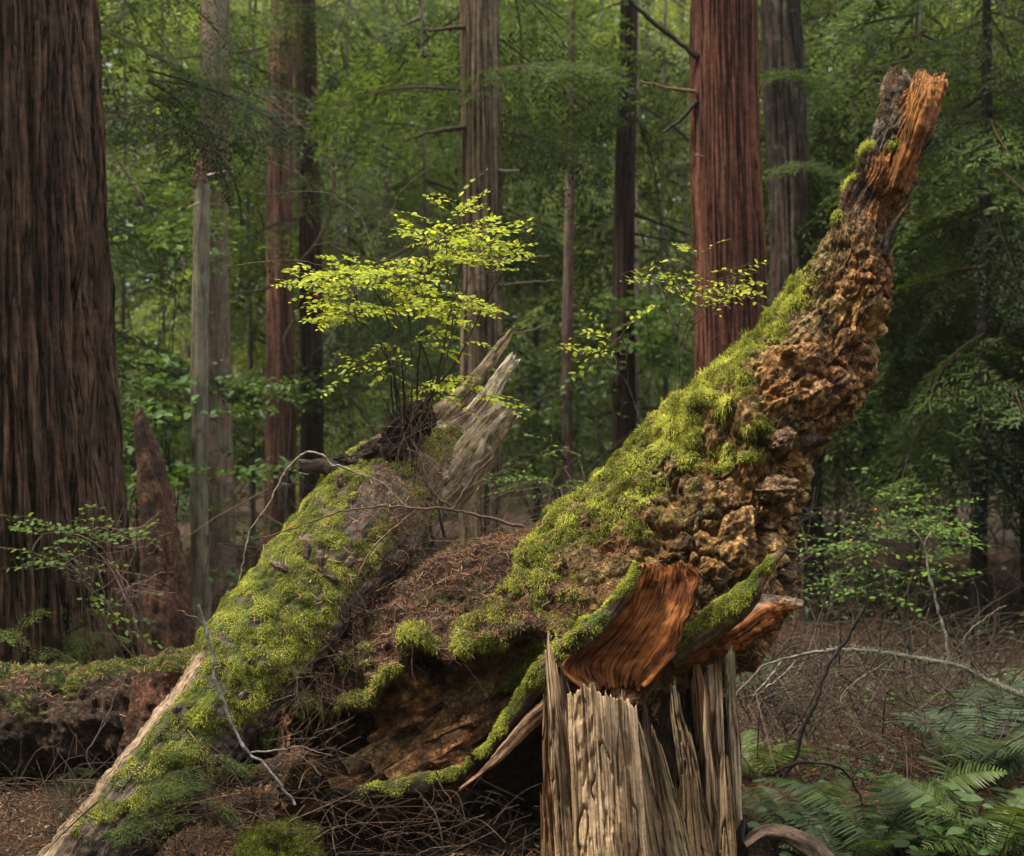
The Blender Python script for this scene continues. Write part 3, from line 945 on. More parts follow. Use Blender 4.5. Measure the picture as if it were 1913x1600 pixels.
# lumps of loose rotten wood: amber knob and pale chunks
def chunk(name, px, py, D, rx, ry, rz, col1, col2, seed, parent, mat=None, flat=1.0, rot=0):
    n1, n2 = 40, 56
    ph = np.linspace(0.001, np.pi - 0.001, n1)
    tht = np.linspace(0, 2 * np.pi, n2, endpoint=False)
    S = np.stack([np.outer(np.sin(ph), np.cos(tht)), np.outer(np.sin(ph), np.sin(tht)), np.outer(np.cos(ph), np.ones(n2))], -1).reshape(-1, 3)
    f = 1 + 0.30 * fbm(S * 1.4 + seed, 3) + 0.22 * (ridged(S * 3.0 + seed, 3) - 0.5) + 0.10 * fbm(S * 7 + seed, 3)
    V = S * f[:, None] * np.array([rx, ry, rz])
    ca, sa = math.cos(rot), math.sin(rot)
    V = np.stack([V[:, 0] * ca - V[:, 2] * sa, V[:, 1], V[:, 0] * sa + V[:, 2] * ca], 1)
    gc = V * (1, 1, 1)
    V = V + at(px, py, D)
    mb = MB()
    mb.add(V, grid_faces(n1, n2, True), mixc(col1, col2, np.clip(0.5 + fbm(V * 25, 3), 0, 1)), gc + seed)
    return mb.build(name, mat or M_ROT, parent), V, n1, n2
chunk('amber_knob', 1473, 656, 5.28, 0.034, 0.03, 0.018, (0.50, 0.29, 0.08), (0.42, 0.22, 0.06), 3, ROOT)
for k, (x, y, D, a, b, c1, rot) in enumerate([(1460, 820, 5.20, 0.05, 0.035, (0.40, 0.25, 0.15), 0.6), (1455, 915, 5.17, 0.075, 0.045, (0.42, 0.25, 0.13), 0.1), (1300, 965, 5.21, 0.035, 0.06, (0.34, 0.24, 0.12), 0.2),
        (1575, 500, 5.40, 0.06, 0.12, (0.36, 0.22, 0.12), -0.35), (1585, 580, 5.38, 0.07, 0.07, (0.34, 0.19, 0.09), -0.2)]):
    chunk('wood_lump', x, y, D + 0.05, a, 0.06, b, c1, tuple(v * 0.6 for v in c1), 40 + k * 3, ROOT, rot=rot)

# ---- the leaning mossy log
LEAN = thing('leaning_log', 'slanting fallen log thick with green moss, its upper end snapped into grey splinters', 'log', (-1.6, 5.2, 0.05))
L_ST = [(20, 1680, 190, 1720, 4.95, 4.9, 0.16), (105, 1575, 275, 1600, 5.0, 4.95, 0.16), (200, 1465, 365, 1500, 5.08, 5.0, 0.17), (290, 1350, 440, 1410, 5.16, 5.08, 0.18), (352, 1262, 498, 1340, 5.24, 5.16, 0.18),
        (392, 1175, 560, 1268, 5.34, 5.25, 0.19), (470, 1078, 632, 1190, 5.45, 5.38, 0.19), (535, 1000, 705, 1110, 5.6, 5.5, 0.18), (588, 930, 765, 1050, 5.75, 5.65, 0.18), (632, 872, 802, 980, 5.88, 5.8, 0.17),
        (695, 835, 832, 930, 6.0, 5.9, 0.16), (762, 806, 866, 892, 6.1, 6.0, 0.14), (806, 780, 892, 852, 6.15, 6.08, 0.11)]
def lean_col(Vp, gc, tt, th):
    n = np.clip(0.5 + fbm(Vp * 12, 3), 0, 1)
    bark = mixc((0.17, 0.12, 0.095), (0.075, 0.055, 0.05), n)
    wood = mixc((0.43, 0.31, 0.20), (0.27, 0.19, 0.12), n)
    pale = mixc((0.60, 0.48, 0.34), (0.34, 0.26, 0.18), n)
    strip = sstep(0.60, 0.75, np.cos(th - 0.25) + 0.06 * fbm(gc * (3, 3, 2), 2)) * sstep(4.6, 4.1, tt)
    c = mixc(bark, wood, strip)
    return mixc(c, pale, sstep(9.3, 10.2, tt + 0.4 * fbm(Vp * 6, 2)) * sstep(0.9, 0.2, np.cos(th)))
def lean_moss(Vp, gc, tt, th):
    n = fbm(Vp * 5 + 3, 4)
    n2 = fbm(Vp * 16 + 8, 3)
    strip = sstep(0.56, 0.70, np.cos(th - 0.25) + 0.08 * n2) * sstep(4.6, 4.1, tt)
    up = np.cos(th - 0.55)
    m = sstep(-0.75, -0.2, up + 0.45 * n - 0.45 * sstep(5.5, 8, tt)) * (1 - strip)
    m *= sstep(1.0, 1.6, tt + 0.5 * n2 + 0.4 * np.cos(th)) * sstep(9.9, 9.3, tt + 0.5 * n)
    P2 = pxof(Vp)
    bare = caps_mask(P2, [([(655, 985), (690, 930), (720, 900)], 28, 0.9), ([(600, 1030), (655, 1050)], 15, 0.8), ([(590, 950), (610, 965)], 10, 0.8), ([(450, 1300)], 12, 0.9), ([(330, 1350), (350, 1330)], 9, 0.8), ([(235, 1480)], 14, 0.9)], np.stack([n, n2], 1), 25)
    m *= (1 - bare)
    m = np.maximum(m, caps_mask(P2, [([(800, 840), (850, 830)], 34, 0.8), ([(775, 920), (790, 960)], 26, 0.7)], np.stack([n, n2], 1), 20))
    return m * sstep(-0.7, -0.25, n2 + 0.3 * fbm(Vp * 34 + 5, 2))
lo_, LV, LN, Ltt, Lth = log_part('log_trunk', L_ST, 420, 240, LEAN, M_WOOD, lean_col, 0.018, 0.010, 14, moss=lean_moss, seed=7, mosscount=130000, mossL=(0.006, 0.019))
def spike(name, a, b, w0, w1, D0, D1, c1, c2, seed, parent, jag=0.03, mat=None, d=0.6, ns=60, nt=30):
    a, b = np.array(a, float), np.array(b, float)
    t = (b - a) / np.linalg.norm(b - a)
    nn = np.array([t[1], -t[0]])
    st = []
    for k, f in enumerate(np.linspace(0, 1, 5)):
        c = a + (b - a) * f + nn * (4 * math.sin(seed + k * 1.7))
        w = (w0 + (w1 - w0) * f ** 1.1) / 2
        Dd = D0 + (D1 - D0) * f
        st.append((*(c + nn * w), *(c - nn * w), Dd, Dd, w * 2 / FPX * 5.5 * 0.5 * d))
    return log_part(name, st, ns, nt, parent, mat or M_WOOD, const(c1, c2, 14, seed), 0.006, 0.010, 24, jag=(1, jag, 0.8), seed=seed)
spike('broken_splinter', (768, 842), (963, 617), 56, 9, 6.05, 6.0, (0.66, 0.52, 0.36), (0.36, 0.27, 0.18), 51, LEAN, 0.02)
spike('broken_splinter', (838, 842), (961, 676), 66, 20, 6.12, 6.15, (0.68, 0.56, 0.42), (0.42, 0.34, 0.25), 52, LEAN, 0.05)
spike('broken_splinter', (822, 922), (950, 766), 100, 44, 5.95, 5.92, (0.68, 0.54, 0.38), (0.38, 0.29, 0.19), 53, LEAN, 0.02, d=0.8)
spike('broken_splinter', (890, 860), (945, 775), 18, 4, 5.9, 5.85, (0.5, 0.43, 0.34), GREYW2, 54, LEAN, 0.01)
spike('broken_splinter', (862, 905), (916, 842), 12, 4, 5.85, 5.85, (0.5, 0.43, 0.34), GREYW2, 55, LEAN, 0.01)
spike('broken_splinter', (800, 830), (905, 745), 34, 8, 6.0, 6.05, (0.50, 0.40, 0.33), (0.33, 0.2, 0.14), 56, LEAN, 0.04)
spike('broken_splinter', (845, 800), (825, 730), 10, 4, 6.1, 6.1, GREYW, GREYW2, 57, LEAN, 0.01)
spike('branch_stub', (650, 885), (560, 868), 34, 22, 5.72, 5.7, (0.14, 0.10, 0.07), (0.07, 0.05, 0.04), 58, LEAN, 0.03)
for k, (x, y, a, b, rot) in enumerate([(700, 850, 0.11, 0.055, 0.5), (750, 800, 0.09, 0.06, 0.9), (665, 870, 0.08, 0.04, 0.2), (740, 850, 0.09, 0.05, 0.6), (640, 862, 0.045, 0.03, 0.4), (790, 780, 0.05, 0.07, 0.3)]):
    chunk('rotten_chunk', x, y, 5.80, a, 0.09, b, (0.085, 0.055, 0.04), (0.04, 0.03, 0.022), 80 + 5 * k, LEAN, rot=rot)
# loose bark flakes on the moss
for k, (x, y, D) in enumerate([(655, 1052, 5.33), (600, 1046, 5.3), (527, 1062, 5.26), (455, 1300, 4.98), (635, 897, 5.55), (612, 1075, 5.3), (330, 1325, 4.95), (575, 1030, 5.32)]):
    chunk('bark_flake', x, y, D, 0.02 + 0.012 * (k % 3), 0.008, 0.014, (0.30, 0.21, 0.17), (0.17, 0.12, 0.10), 120 + k * 2, LEAN, rot=0.7 + k)

# ---- the snapped standing stump in front
STUMP = thing('snapped_stump', 'pale snapped stump of upright splintered wood standing in front of the rotten log', 'stump', (0.48, 5.1, 0.0))
def stave(xl, xr, tl, tr, ytop, D, thick, c1, c2, seed, peak=0.5, jag=0.05, ybot=1640, parent=STUMP, name='splinter', bow=0.35, mat=None, yt2=None):
    """upright piece of wood, xl..xr at the foot, tl..tr at its torn top (photograph pixels)"""
    wpx = max(xr - xl, tr - tl)
    nx = int(np.clip(wpx / 2.0, 12, 80))
    ny = 110
    u = np.linspace(0, 1, nx)
    v = np.linspace(0, 1, ny)
    U, Vv = np.meshgrid(u, v)
    U, Vv = U.ravel(), Vv.ravel()
    prof = 1 - np.abs(U - peak) / max(peak, 1 - peak)
    q = fbm(np.stack([U * wpx * 0.05, U * 0, U * 0 + seed], 1), 3)
    hz = np.clip(1 - jag * 3 * (1 - prof) + jag * 1.5 * q + jag * 0.7 * fbm(np.stack([U * wpx * 0.22, U * 0, U * 0 + seed + 9], 1), 2), 0.2, 1.15)
    py = ybot + (ytop - ybot) * Vv * hz
    f = np.clip((ybot - py) / (ybot - ytop), 0, 1)
    L = xl + (tl - xl) * f
    Rr = xr + (tr - xr) * f
    px = L + (Rr - L) * U + 2.2 * fbm(np.stack([f * 3, f * 0, f * 0 + seed], 1), 2)
    w = (Rr - L) / FPX * D
    Dd = D - bow * w * (np.sin(U * np.pi)) * 0.5
    gc = np.stack([U * wpx * 0.002, U * 0, Vv * (ybot - ytop) * 0.002], 1) + seed * 1.3
    rd = ridged(gc * (30, 1, 1.2), 3)
    rd2 = ridged(gc * (90, 1, 2.2) + 5, 2)
    n = fbm(gc * (12, 1, 3), 3)
    crk = sstep(0.06, 0.0, np.abs(perlin(gc * (22, 1, 0.9) + 0.25 * np.stack([n, n, n], 1) + 31)))
    brk = sstep(0.25, 0.5, fbm(gc * (14, 1, 5) + 15, 3))
    Dd = Dd - 0.006 * (rd - 0.5) - 0.005 * (rd2 - 0.5) - 0.014 * n + 0.020 * crk + 0.008 * brk
    A = atv(np.stack([px, py], 1), Dd)
    B = atv(np.stack([px, py + 2], 1), Dd + thick * (1.0 - 0.5 * f))
    c = mixc(c1, c2, np.clip(0.5 + 1.1 * fbm(gc * (10, 1, 1.6), 3) + 0.7 * (rd - 0.55), 0, 1))
    grn = sstep(0.25, 0.7, fbm(gc * (5, 1, 3) + 9, 3)) * 0.3
    c = mixc(c, (0.16, 0.17, 0.07), grn)
    c = mixc(c, np.array(c2) * 0.75, brk * 0.6)
    mb = MB()
    F = grid_faces(ny, nx)
    nn = len(A)
    mb.add(np.vstack([A, B]), np.vstack([F, F[:, ::-1] + nn]), np.vstack([c, c * 0.9]), np.vstack([gc, gc + (0, 0.1, 0)]))
    ring = list(range(nx)) + [k * nx + nx - 1 for k in range(1, ny)] + [(ny - 1) * nx + k for k in range(nx - 2, -1, -1)] + [k * nx for k in range(ny - 2, 0, -1)]
    mb.F4.append(np.array([(a, a + nn, d + nn, d) for a, d in zip(ring, ring[1:] + ring[:1])]))
    return mb.build(name, mat or M_WOOD, parent)
W1, W2 = (0.74, 0.52, 0.32), (0.38, 0.235, 0.13)
G1, G2 = (0.42, 0.28, 0.16), (0.17, 0.11, 0.065)
RD1, RD2 = (0.34, 0.17, 0.08), (0.16, 0.08, 0.045)
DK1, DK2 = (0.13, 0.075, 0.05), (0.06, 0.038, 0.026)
# back wall and core
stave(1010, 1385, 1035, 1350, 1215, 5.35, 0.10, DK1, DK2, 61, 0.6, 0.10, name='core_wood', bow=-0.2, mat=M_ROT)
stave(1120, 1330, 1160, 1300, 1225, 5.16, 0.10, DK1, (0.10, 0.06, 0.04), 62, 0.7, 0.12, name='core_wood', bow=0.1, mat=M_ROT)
# front shell
stave(1040, 1130, 1018, 1075, 1255, 4.87, 0.05, W1, W2, 63, 0.25, 0.05)
stave(1075, 1215, 1058, 1185, 1282, 4.82, 0.06, W1, W2, 64, 0.3, 0.035)
stave(1050, 1100, 1016, 1040, 1188, 4.845, 0.03, W1, G2, 65, 0.3, 0.06)
stave(1085, 1120, 1040, 1058, 1235, 4.835, 0.03, W1, G2, 66, 0.5, 0.06)
stave(1180, 1262, 1142, 1190, 1300, 4.85, 0.05, G1, G2, 67, 0.4, 0.06)
stave(1240, 1310, 1212, 1224, 1352, 4.86, 0.04, (0.36, 0.27, 0.15), G2, 68, 0.4, 0.05)
stave(1290, 1345, 1245, 1270, 1258, 4.90, 0.045, G1, (0.2, 0.16, 0.10), 69, 0.4, 0.10)
stave(1260, 1330, 1250, 1300, 1400, 4.88, 0.04, G1, W2, 70, 0.6, 0.15)
stave(1325, 1350, 1312, 1322, 1290, 4.93, 0.03, W1, G2, 71, 0.5, 0.05)
stave(1345, 1382, 1345, 1360, 1395, 4.88, 0.03, (0.50, 0.42, 0.28), W2, 72, 0.4, 0.05)
stave(1372, 1392, 1352, 1372, 1205, 5.0, 0.03, (0.42, 0.33, 0.21), (0.2, 0.17, 0.12), 73, 0.6, 0.02)
stave(1368, 1392, 1364, 1382, 1318, 5.05, 0.04, RD1, RD2, 74, 0.6, 0.04)
stave(1345, 1365, 1310, 1345, 1195, 5.15, 0.04, W1, RD2, 75, 0.7, 0.05)
stave(1330, 1350, 1280, 1315, 1210, 5.1, 0.03, RD1, DK2, 76, 0.5, 0.06)
stave(1020, 1050, 1010, 1022, 1270, 4.92, 0.05, RD1, RD2, 77, 0.5, 0.06)
stave(1012, 1052, 1008, 1020, 1460, 4.90, 0.04, RD1, RD2, 78, 0.4, 0.10)
stave(1215, 1245, 1195, 1205, 1265, 4.95, 0.03, DK1, DK2, 79, 0.5, 0.08)
stave(1370, 1400, 1372, 1398, 1520, 4.93, 0.06, (0.07, 0.05, 0.045), (0.04, 0.03, 0.028), 80, 0.5, 0.1)

# the fallen plank-like splinter leaning under the log
pl = thing('wood_splinter', 'long reddish splinter slanting in the dark hollow beside the snapped stump', 'splinter', at(940, 1400, 5.0))
spike('splinter_blade', (1035, 1310), (862, 1476), 34, 6, 4.98, 4.92, (0.34, 0.20, 0.12), (0.20, 0.11, 0.065), 91, pl, 0.02)
# long torn fibres of the hollow's inner wood
for k, (a, b, w, D) in enumerate([((640, 1462), (905, 1330), 40, 5.26), ((660, 1478), (985, 1305), 46, 5.24), ((700, 1440), (880, 1350), 26, 5.20), ((650, 1440), (830, 1345), 24, 5.22), ((730, 1462), (1000, 1290), 30, 5.18), ((620, 1478), (780, 1430), 26, 5.20), ((840, 1330), (985, 1240), 34, 5.25), ((790, 1370), (930, 1270), 26, 5.24), ((700, 1400), (860, 1290), 34, 5.28)]):
    spike('torn_fibre', a, b, w * 1.7, w * 0.9, D + 0.07, D + 0.10, (0.36, 0.18, 0.07) if k % 3 else (0.42, 0.26, 0.12), (0.14, 0.065, 0.03), 160 + k, ROOT, 0.08, M_ROT, d=0.45)
# mossy root in front of the hollow
rt = thing('mossy_root', 'low curved root with moss on top at the foot of the rotten log', 'root', at(780, 1470, 5.1))
log_part('root_wood', [(610, 1478, 612, 1496, 5.25, 5.25, 0.012), (690, 1466, 690, 1496, 5.16, 5.16, 0.03), (780, 1452, 785, 1488, 5.12, 5.12, 0.035), (850, 1436, 862, 1462, 5.1, 5.1, 0.028), (878, 1420, 890, 1432, 5.1, 5.1, 0.01)], 90, 36, rt, M_ROT,
    const((0.07, 0.045, 0.03), (0.035, 0.025, 0.018)), 0.014, 0.010, 18, moss=lambda Vp, gc, tt, th: allmoss(0.2, 1, 9)(Vp, gc, tt, th) * sstep(0.6, 1.4, tt), seed=12, mosscount=7000)
# mossy mound bottom left of centre
mm, mV, a1, a2 = chunk('mossy_hummock', 525, 1600, 4.80, 0.13, 0.20, 0.12, (0.06, 0.08, 0.015), (0.10, 0.12, 0.02), 7, None, M_MOSSBASE)
tag(mm, 'rounded hummock covered in dim green moss under the leaning log', 'moss hummock')
mN = grid_normals(mV, a1, a2)
if (mN * (mV - mV.mean(0))).sum() < 0:
    mN = -mN
moss_on(mm, mV, mN, a1, a2, True, np.ones(len(mV)) * (mN[:, 2] > -0.3), 16000, 131, (0.008, 0.032), 0.2)

# ---- the low mossy log behind on the left
LOW = thing('low_log', 'low rotting log with a mossy top lying behind the leaning log at left', 'log', (-2.0, 6.5, 0.2))
def low_moss(Vp, gc, tt, th):
    n = fbm(Vp * 3.5 + 3, 4)
    up = np.cos(th)
    return np.maximum(sstep(0.25, 0.55, up + 0.5 * n), 0.75 * sstep(0.1, 0.5, fbm(Vp * 4 + 20, 3)) * sstep(0.6, 0.2, up) )
lw, WV, WN, Wt, Wth = log_part('log_trunk', [(-260, 1275, -260, 1440, 6.5, 6.3, 0.28), (-100, 1262, -100, 1440, 6.5, 6.3, 0.28), (60, 1258, 60, 1440, 6.5, 6.3, 0.28), (180, 1262, 180, 1435, 6.5, 6.3, 0.27), (280, 1240, 280, 1435, 6.5, 6.3, 0.27), (380, 1220, 380, 1430, 6.5, 6.3, 0.26), (470, 1250, 470, 1420, 6.5, 6.3, 0.22), (520, 1300, 520, 1400, 6.5, 6.3, 0.1)],
    220, 140, LOW, M_ROT, const((0.12, 0.065, 0.04), (0.045, 0.03, 0.02), 10), 0.05, 0.02, 12, moss=low_moss, seed=14, mosscount=26000, mossL=(0.01, 0.028))
def litter_on(parent, V, Nn, nr, nc, w, cnt, seed, b=1.0, name='needle_cover'):
    r = np.random.default_rng(seed)
    P, NN = sample_grid(V, Nn, nr, nc, True, w + 1e-7, cnt, r)
    mb = MB()
    sticks(mb, P, NN, 0.012 + 0.05 * r.random(cnt) ** 2, 0.0009 + 0.0014 * r.random(cnt), litter_cols(cnt, r, b), r, 0.4)
    return mb.build(name, M_LITTER, parent, kind='stuff')
litter_on(LOW, WV, WN, 220, 140, np.clip(WN[:, 2] + 0.1, 0, 1) * sstep(-0.3, 0.4, np.cos(Wth)), 3500, 141, 1.2)
litter_on(LEAN, LV, LN, 420, 240, sstep(5, 8, Ltt) * sstep(0.9, 0.0, np.cos(Lth)) + 0.06, 2600, 142, 1.6)
# rusty rotten stub next to the low log
ST2 = thing('rotten_stub', 'dark red rotten stub between the low log and the leaning log', 'stump', at(290, 1340, 5.7))
log_part('stub_wood', [(262, 1265, 345, 1260, 5.75, 5.7, 0.10), (255, 1320, 335, 1330, 5.72, 5.65, 0.11), (245, 1390, 320, 1400, 5.7, 5.62, 0.11), (240, 1450, 300, 1460, 5.7, 5.6, 0.11)], 80, 60, ST2, M_ROT, const((0.20, 0.085, 0.05), (0.09, 0.045, 0.03)), 0.02, 0.03, 16, seed=16)

# ------------------------------------------------------------------ trees
TREES = {}
def trunk_mesh(x0, x1, w0, w1, D, ridge, ridge_f, ncols, nrows, c1, c2, mat, parent, ybase=None, ytop=-260, seed=0, flare=0.25, name='trunk', split=None, lean=0.0):
    """x0,w0: centre and width at the frame's top; x1,w1: at the foot, all in photograph pixels"""
    yb = 800 + (CAM_Z - gz((x1 - 956.5) / FPX * D, D) + 0.08) / D * FPX if ybase is None else ybase
    v = np.linspace(0, 1, nrows)
    py = ytop + (yb - ytop) * v
    f = np.clip(py / yb, -0.4, 1.1)
    cx = x0 + (x1 - x0) * f + 3 * np.sin(py * 0.006 + seed)
    w = w0 + (w1 - w0) * f
    w = w * (1 + flare * np.exp(-(yb - py) / (0.18 * (yb - 0) + 1) * 3))
    C = atv(np.stack([cx, py], 1), D)
    r = w / 2 / FPX * D
    th = np.linspace(0, 2 * np.pi, ncols, endpoint=False)
    gcx = np.stack([np.outer(r, np.cos(th)), np.outer(r, np.sin(th)), np.repeat(C[:, 2:3], ncols, 1)], -1).reshape(-1, 3)
    g = gcx + seed * 2.1
    gw = g * (ridge_f, ridge_f, 0.28) + 0.22 * np.stack([fbm(g * (3, 3, 0.8), 2)] * 3, 1)
    rd = np.clip(np.abs(perlin(gw)) * 3.2, 0, 1) * 0.6 + 0.4 * np.clip(np.abs(perlin(gw * (2.1, 2.1, 1.5) + 7)) * 3, 0, 1)
    d = ridge * (rd - 0.5) + 0.35 * ridge * fbm(g * (3, 3, 0.8), 2) + 0.25 * ridge * (ridged(g * (ridge_f * 2.7, ridge_f * 2.7, 1.4), 2) - 0.5)
    rr = np.repeat(r[:, None], ncols, 1).ravel() + d
    thh = np.tile(th, nrows)
    Cc = np.repeat(C, ncols, 0)
    V = Cc + np.stack([np.cos(thh) * rr, np.sin(thh) * rr, thh * 0], 1)
    c = mixc(c1, c2, np.clip(0.5 + 0.9 * fbm(g * (6, 6, 1.2), 3) + 0.5 * (0.55 - rd), 0, 1))
    mb = MB()
    mb.add(V, grid_faces(nrows, ncols, True), c, gcx + seed)
    # closed ends
    for k in (0, nrows - 1):
        ring = V[k * ncols:(k + 1) * ncols]
        ff = np.array([[j, (j + 1) % ncols, ncols] for j in range(ncols)])
        mb.add(np.vstack([ring, ring.mean(0)]), ff, c1)
    return mb.build(name, mat, parent), C, r

def tree(key, name, label, x0, x1, w0, w1, D, ridge, rf, nc, nr, c1, c2, mat, **kw):
    foot = at(x1, 800, D)
    t = thing(name, label, 'tree', (foot[0], D, gz(foot[0], D)), kw.pop('group', None))
    kw.setdefault('seed', len(TREES) + 1)
    TREES[key] = (t, D, x0, x1)
    trunk_mesh(x0, x1, w0, w1, D, ridge, rf, nc, nr, c1, c2, mat, t, **kw)
    return t

tree('giant', 'cedar_tree', 'giant red cedar with deeply furrowed bark filling the left edge', 5, 10, 318, 470, 7.4, 0.060, 11, 520, 230, (0.098, 0.060, 0.040), (0.048, 0.030, 0.021), M_CEDAR, flare=0.35)
tree('greybrown', 'alder_tree', 'smooth pinkish brown trunk right behind the thin grey snag at left', 400, 405, 52, 60, 14, 0.010, 8, 60, 120, (0.30, 0.21, 0.155), (0.20, 0.14, 0.105), M_BARK)
tree('redthin', 'cedar_tree', 'slim red barked trunk, left one of a touching pair', 528, 520, 44, 56, 16, 0.02, 12, 60, 120, (0.26, 0.13, 0.10), (0.15, 0.08, 0.065), M_CEDAR)
tree('darkthin', 'cedar_tree', 'slim dark brown trunk, right one of a touching pair', 573, 583, 38, 44, 15, 0.02, 12, 60, 120, (0.085, 0.05, 0.04), (0.05, 0.032, 0.026), M_CEDAR)
tree('mid', 'fir_tree', 'straight brown trunk with ridged bark standing behind the snapped leaning log', 899, 899, 70, 78, 12, 0.022, 22, 160, 200, (0.23, 0.17, 0.115), (0.12, 0.088, 0.062), M_CEDAR)
tree('midthin', 'hemlock_tree', 'thin pinkish trunk hidden half behind the straight ridged trunk', 930, 932, 13, 16, 20, 0.008, 12, 30, 80, (0.21, 0.14, 0.12), (0.14, 0.1, 0.08), M_BARK)
tree('slim', 'hemlock_tree', 'slender pale trunk alone in the bright gap near the middle', 1066, 1060, 15, 22, 14.5, 0.008, 12, 30, 80, (0.26, 0.17, 0.14), (0.17, 0.11, 0.095), M_BARK)
tree('dark2', 'hemlock_tree', 'dark slim trunk with bare drooping branches left of the red cedar', 1172, 1162, 30, 46, 14.5, 0.018, 14, 60, 120, (0.075, 0.045, 0.036), (0.045, 0.029, 0.025), M_CEDAR)
tree('pale2', 'hemlock_tree', 'pale pinkish trunk showing behind the dark slim trunk', 1186, 1182, 17, 20, 17.5, 0.008, 12, 36, 90, (0.32, 0.23, 0.20), (0.22, 0.16, 0.14), M_BARK)
tree('red', 'cedar_tree', 'stout red cedar with stringy bark behind the small huckleberry', 1354, 1372, 120, 142, 10, 0.024, 26, 300, 200, (0.19, 0.080, 0.055), (0.10, 0.045, 0.034), M_CEDAR, flare=0.2)
tree('mottled', 'fir_tree', 'lichen mottled trunk between the red cedar and the upturned root', 1462, 1497, 68, 92, 12, 0.035, 12, 110, 160, (0.10, 0.068, 0.052), (0.045, 0.034, 0.028), M_SCALY, flare=0.35)
tree('black', 'hemlock_tree', 'near black slim trunk standing at right', 1845, 1828, 14, 32, 11, 0.012, 14, 40, 100, (0.030, 0.024, 0.020), (0.018, 0.015, 0.013), M_BARK, flare=0.1)

# the thin grey snag with the broken rusty top and the big wedge of a broken trunk
SN = thing('broken_snag', 'thin grey standing snag with a broken rusty top at left', 'dead tree', at(375, 1190, 10.5))
trunk_mesh(372, 377, 26, 33, 10.5, 0.012, 12, 50, 140, (0.20, 0.175, 0.12), (0.12, 0.105, 0.075), M_BARK, SN, ytop=345, seed=31, flare=0.1)
log_part('broken_top', [(360, 350, 388, 350, 10.5, 10.5, 0.055), (360, 330, 386, 332, 10.5, 10.5, 0.05), (366, 305, 380, 308, 10.5, 10.5, 0.03), (371, 285, 374, 287, 10.5, 10.5, 0.006)], 40, 30, SN, M_ROT, const((0.17, 0.085, 0.055), (0.09, 0.05, 0.035)), 0.01, 0.012, 14, seed=33)
WD = thing('broken_wedge', 'tall tapering wedge of dark red rotten trunk beside the giant cedar', 'dead tree', at(300, 1240, 8.6))
log_part('wedge_wood', [(256, 758, 262, 760, 8.6, 8.6, 0.01), (250, 800, 282, 806, 8.6, 8.6, 0.06), (254, 870, 308, 885, 8.6, 8.6, 0.09), (262, 950, 325, 960, 8.6, 8.6, 0.12), (266, 1030, 340, 1040, 8.6, 8.6, 0.14), (262, 1120, 356, 1130, 8.6, 8.6, 0.15), (258, 1220, 366, 1230, 8.6, 8.6, 0.16), (255, 1320, 372, 1330, 8.6, 8.6, 0.16)],
    160, 70, WD, M_ROT, const((0.16, 0.075, 0.042), (0.055, 0.03, 0.02), 6), 0.010, 0.035, 9, seed=34)

# bare dead branches on the trunks (parts of their trees)
def bare(key, pts, r0, r1, col=(0.10, 0.07, 0.05), dD=-0.1, name='dead_branch'):
    t, D = TREES[key][0], TREES[key][1]
    mb = MB()
    twigline(pts, D + dD, r0, r1, mb, col, 6, wob=0.01)
    mb.build(name, M_TWIG, t)
bare('mid', [(868, 50), (820, 56), (785, 54)], 0.020, 0.008)
bare('mid', [(785, 54), (760, 45), (738, 10), (730, -10)], 0.008, 0.005)
bare('mid', [(868, 238), (810, 246), (750, 264)], 0.022, 0.008)
bare('mid', [(930, 318), (950, 321), (970, 320)], 0.016, 0.012, (0.3, 0.25, 0.18))
bare('mid', [(932, 484), (980, 484), (1026, 477)], 0.012, 0.007, (0.22, 0.17, 0.11))
bare('mid', [(932, 535), (985, 528), (1038, 525)], 0.012, 0.007, (0.2, 0.15, 0.1))
bare('mid', [(935, 628), (985, 620), (1030, 604)], 0.012, 0.007, (0.2, 0.16, 0.1))
bare('mid', [(868, 122), (830, 128), (795, 142)], 0.008, 0.003, (0.2, 0.16, 0.1))
bare('dark2', [(1185, 401), (1230, 418), (1290, 440)], 0.025, 0.008, (0.05, 0.035, 0.03))
bare('dark2', [(1185, 436), (1230, 446), (1285, 452)], 0.020, 0.007, (0.05, 0.035, 0.03))
bare('dark2', [(1185, 190), (1250, 230), (1295, 270), (1330, 290)], 0.022, 0.010, (0.08, 0.06, 0.045))
bare('red', [(1300, 172), (1250, 165), (1195, 152)], 0.016, 0.006, (0.22, 0.15, 0.09))
bare('red', [(1302, 105), (1250, 65), (1195, 20), (1170, -10)], 0.022, 0.014, (0.04, 0.035, 0.025))
bare('red', [(1302, 190), (1270, 225), (1240, 248)], 0.018, 0.008, (0.05, 0.04, 0.03))
bare('red', [(1298, 290), (1315, 292)], 0.010, 0.005, (0.35, 0.22, 0.15), dD=-0.22)
bare('darkthin', [(582, 165), (600, 190), (620, 260), (623, 330), (618, 390), (600, 440), (560, 490), (505, 535), (450, 548), (400, 548)], 0.030, 0.012, (0.26, 0.17, 0.11), dD=-0.4)
bare('darkthin', [(600, 445), (640, 470), (700, 485), (735, 500), (745, 560), (738, 640), (730, 700)], 0.014, 0.012, (0.24, 0.16, 0.11), dD=-0.4)
bare('darkthin', [(618, 380), (660, 350), (700, 365), (740, 430), (760, 490)], 0.012, 0.008, (0.2, 0.14, 0.1), dD=-0.4)
bare('redthin', [(520, 182), (535, 190), (552, 190)], 0.014, 0.010, (0.06, 0.04, 0.03), dD=-0.3)
bare('redthin', [(520, 214), (535, 219), (552, 221)], 0.014, 0.010, (0.06, 0.04, 0.03), dD=-0.3)
bare('redthin', [(548, 600), (530, 640), (555, 700), (600, 690), (618, 640), (610, 600)], 0.012, 0.006, (0.2, 0.13, 0.09), dD=-0.3)
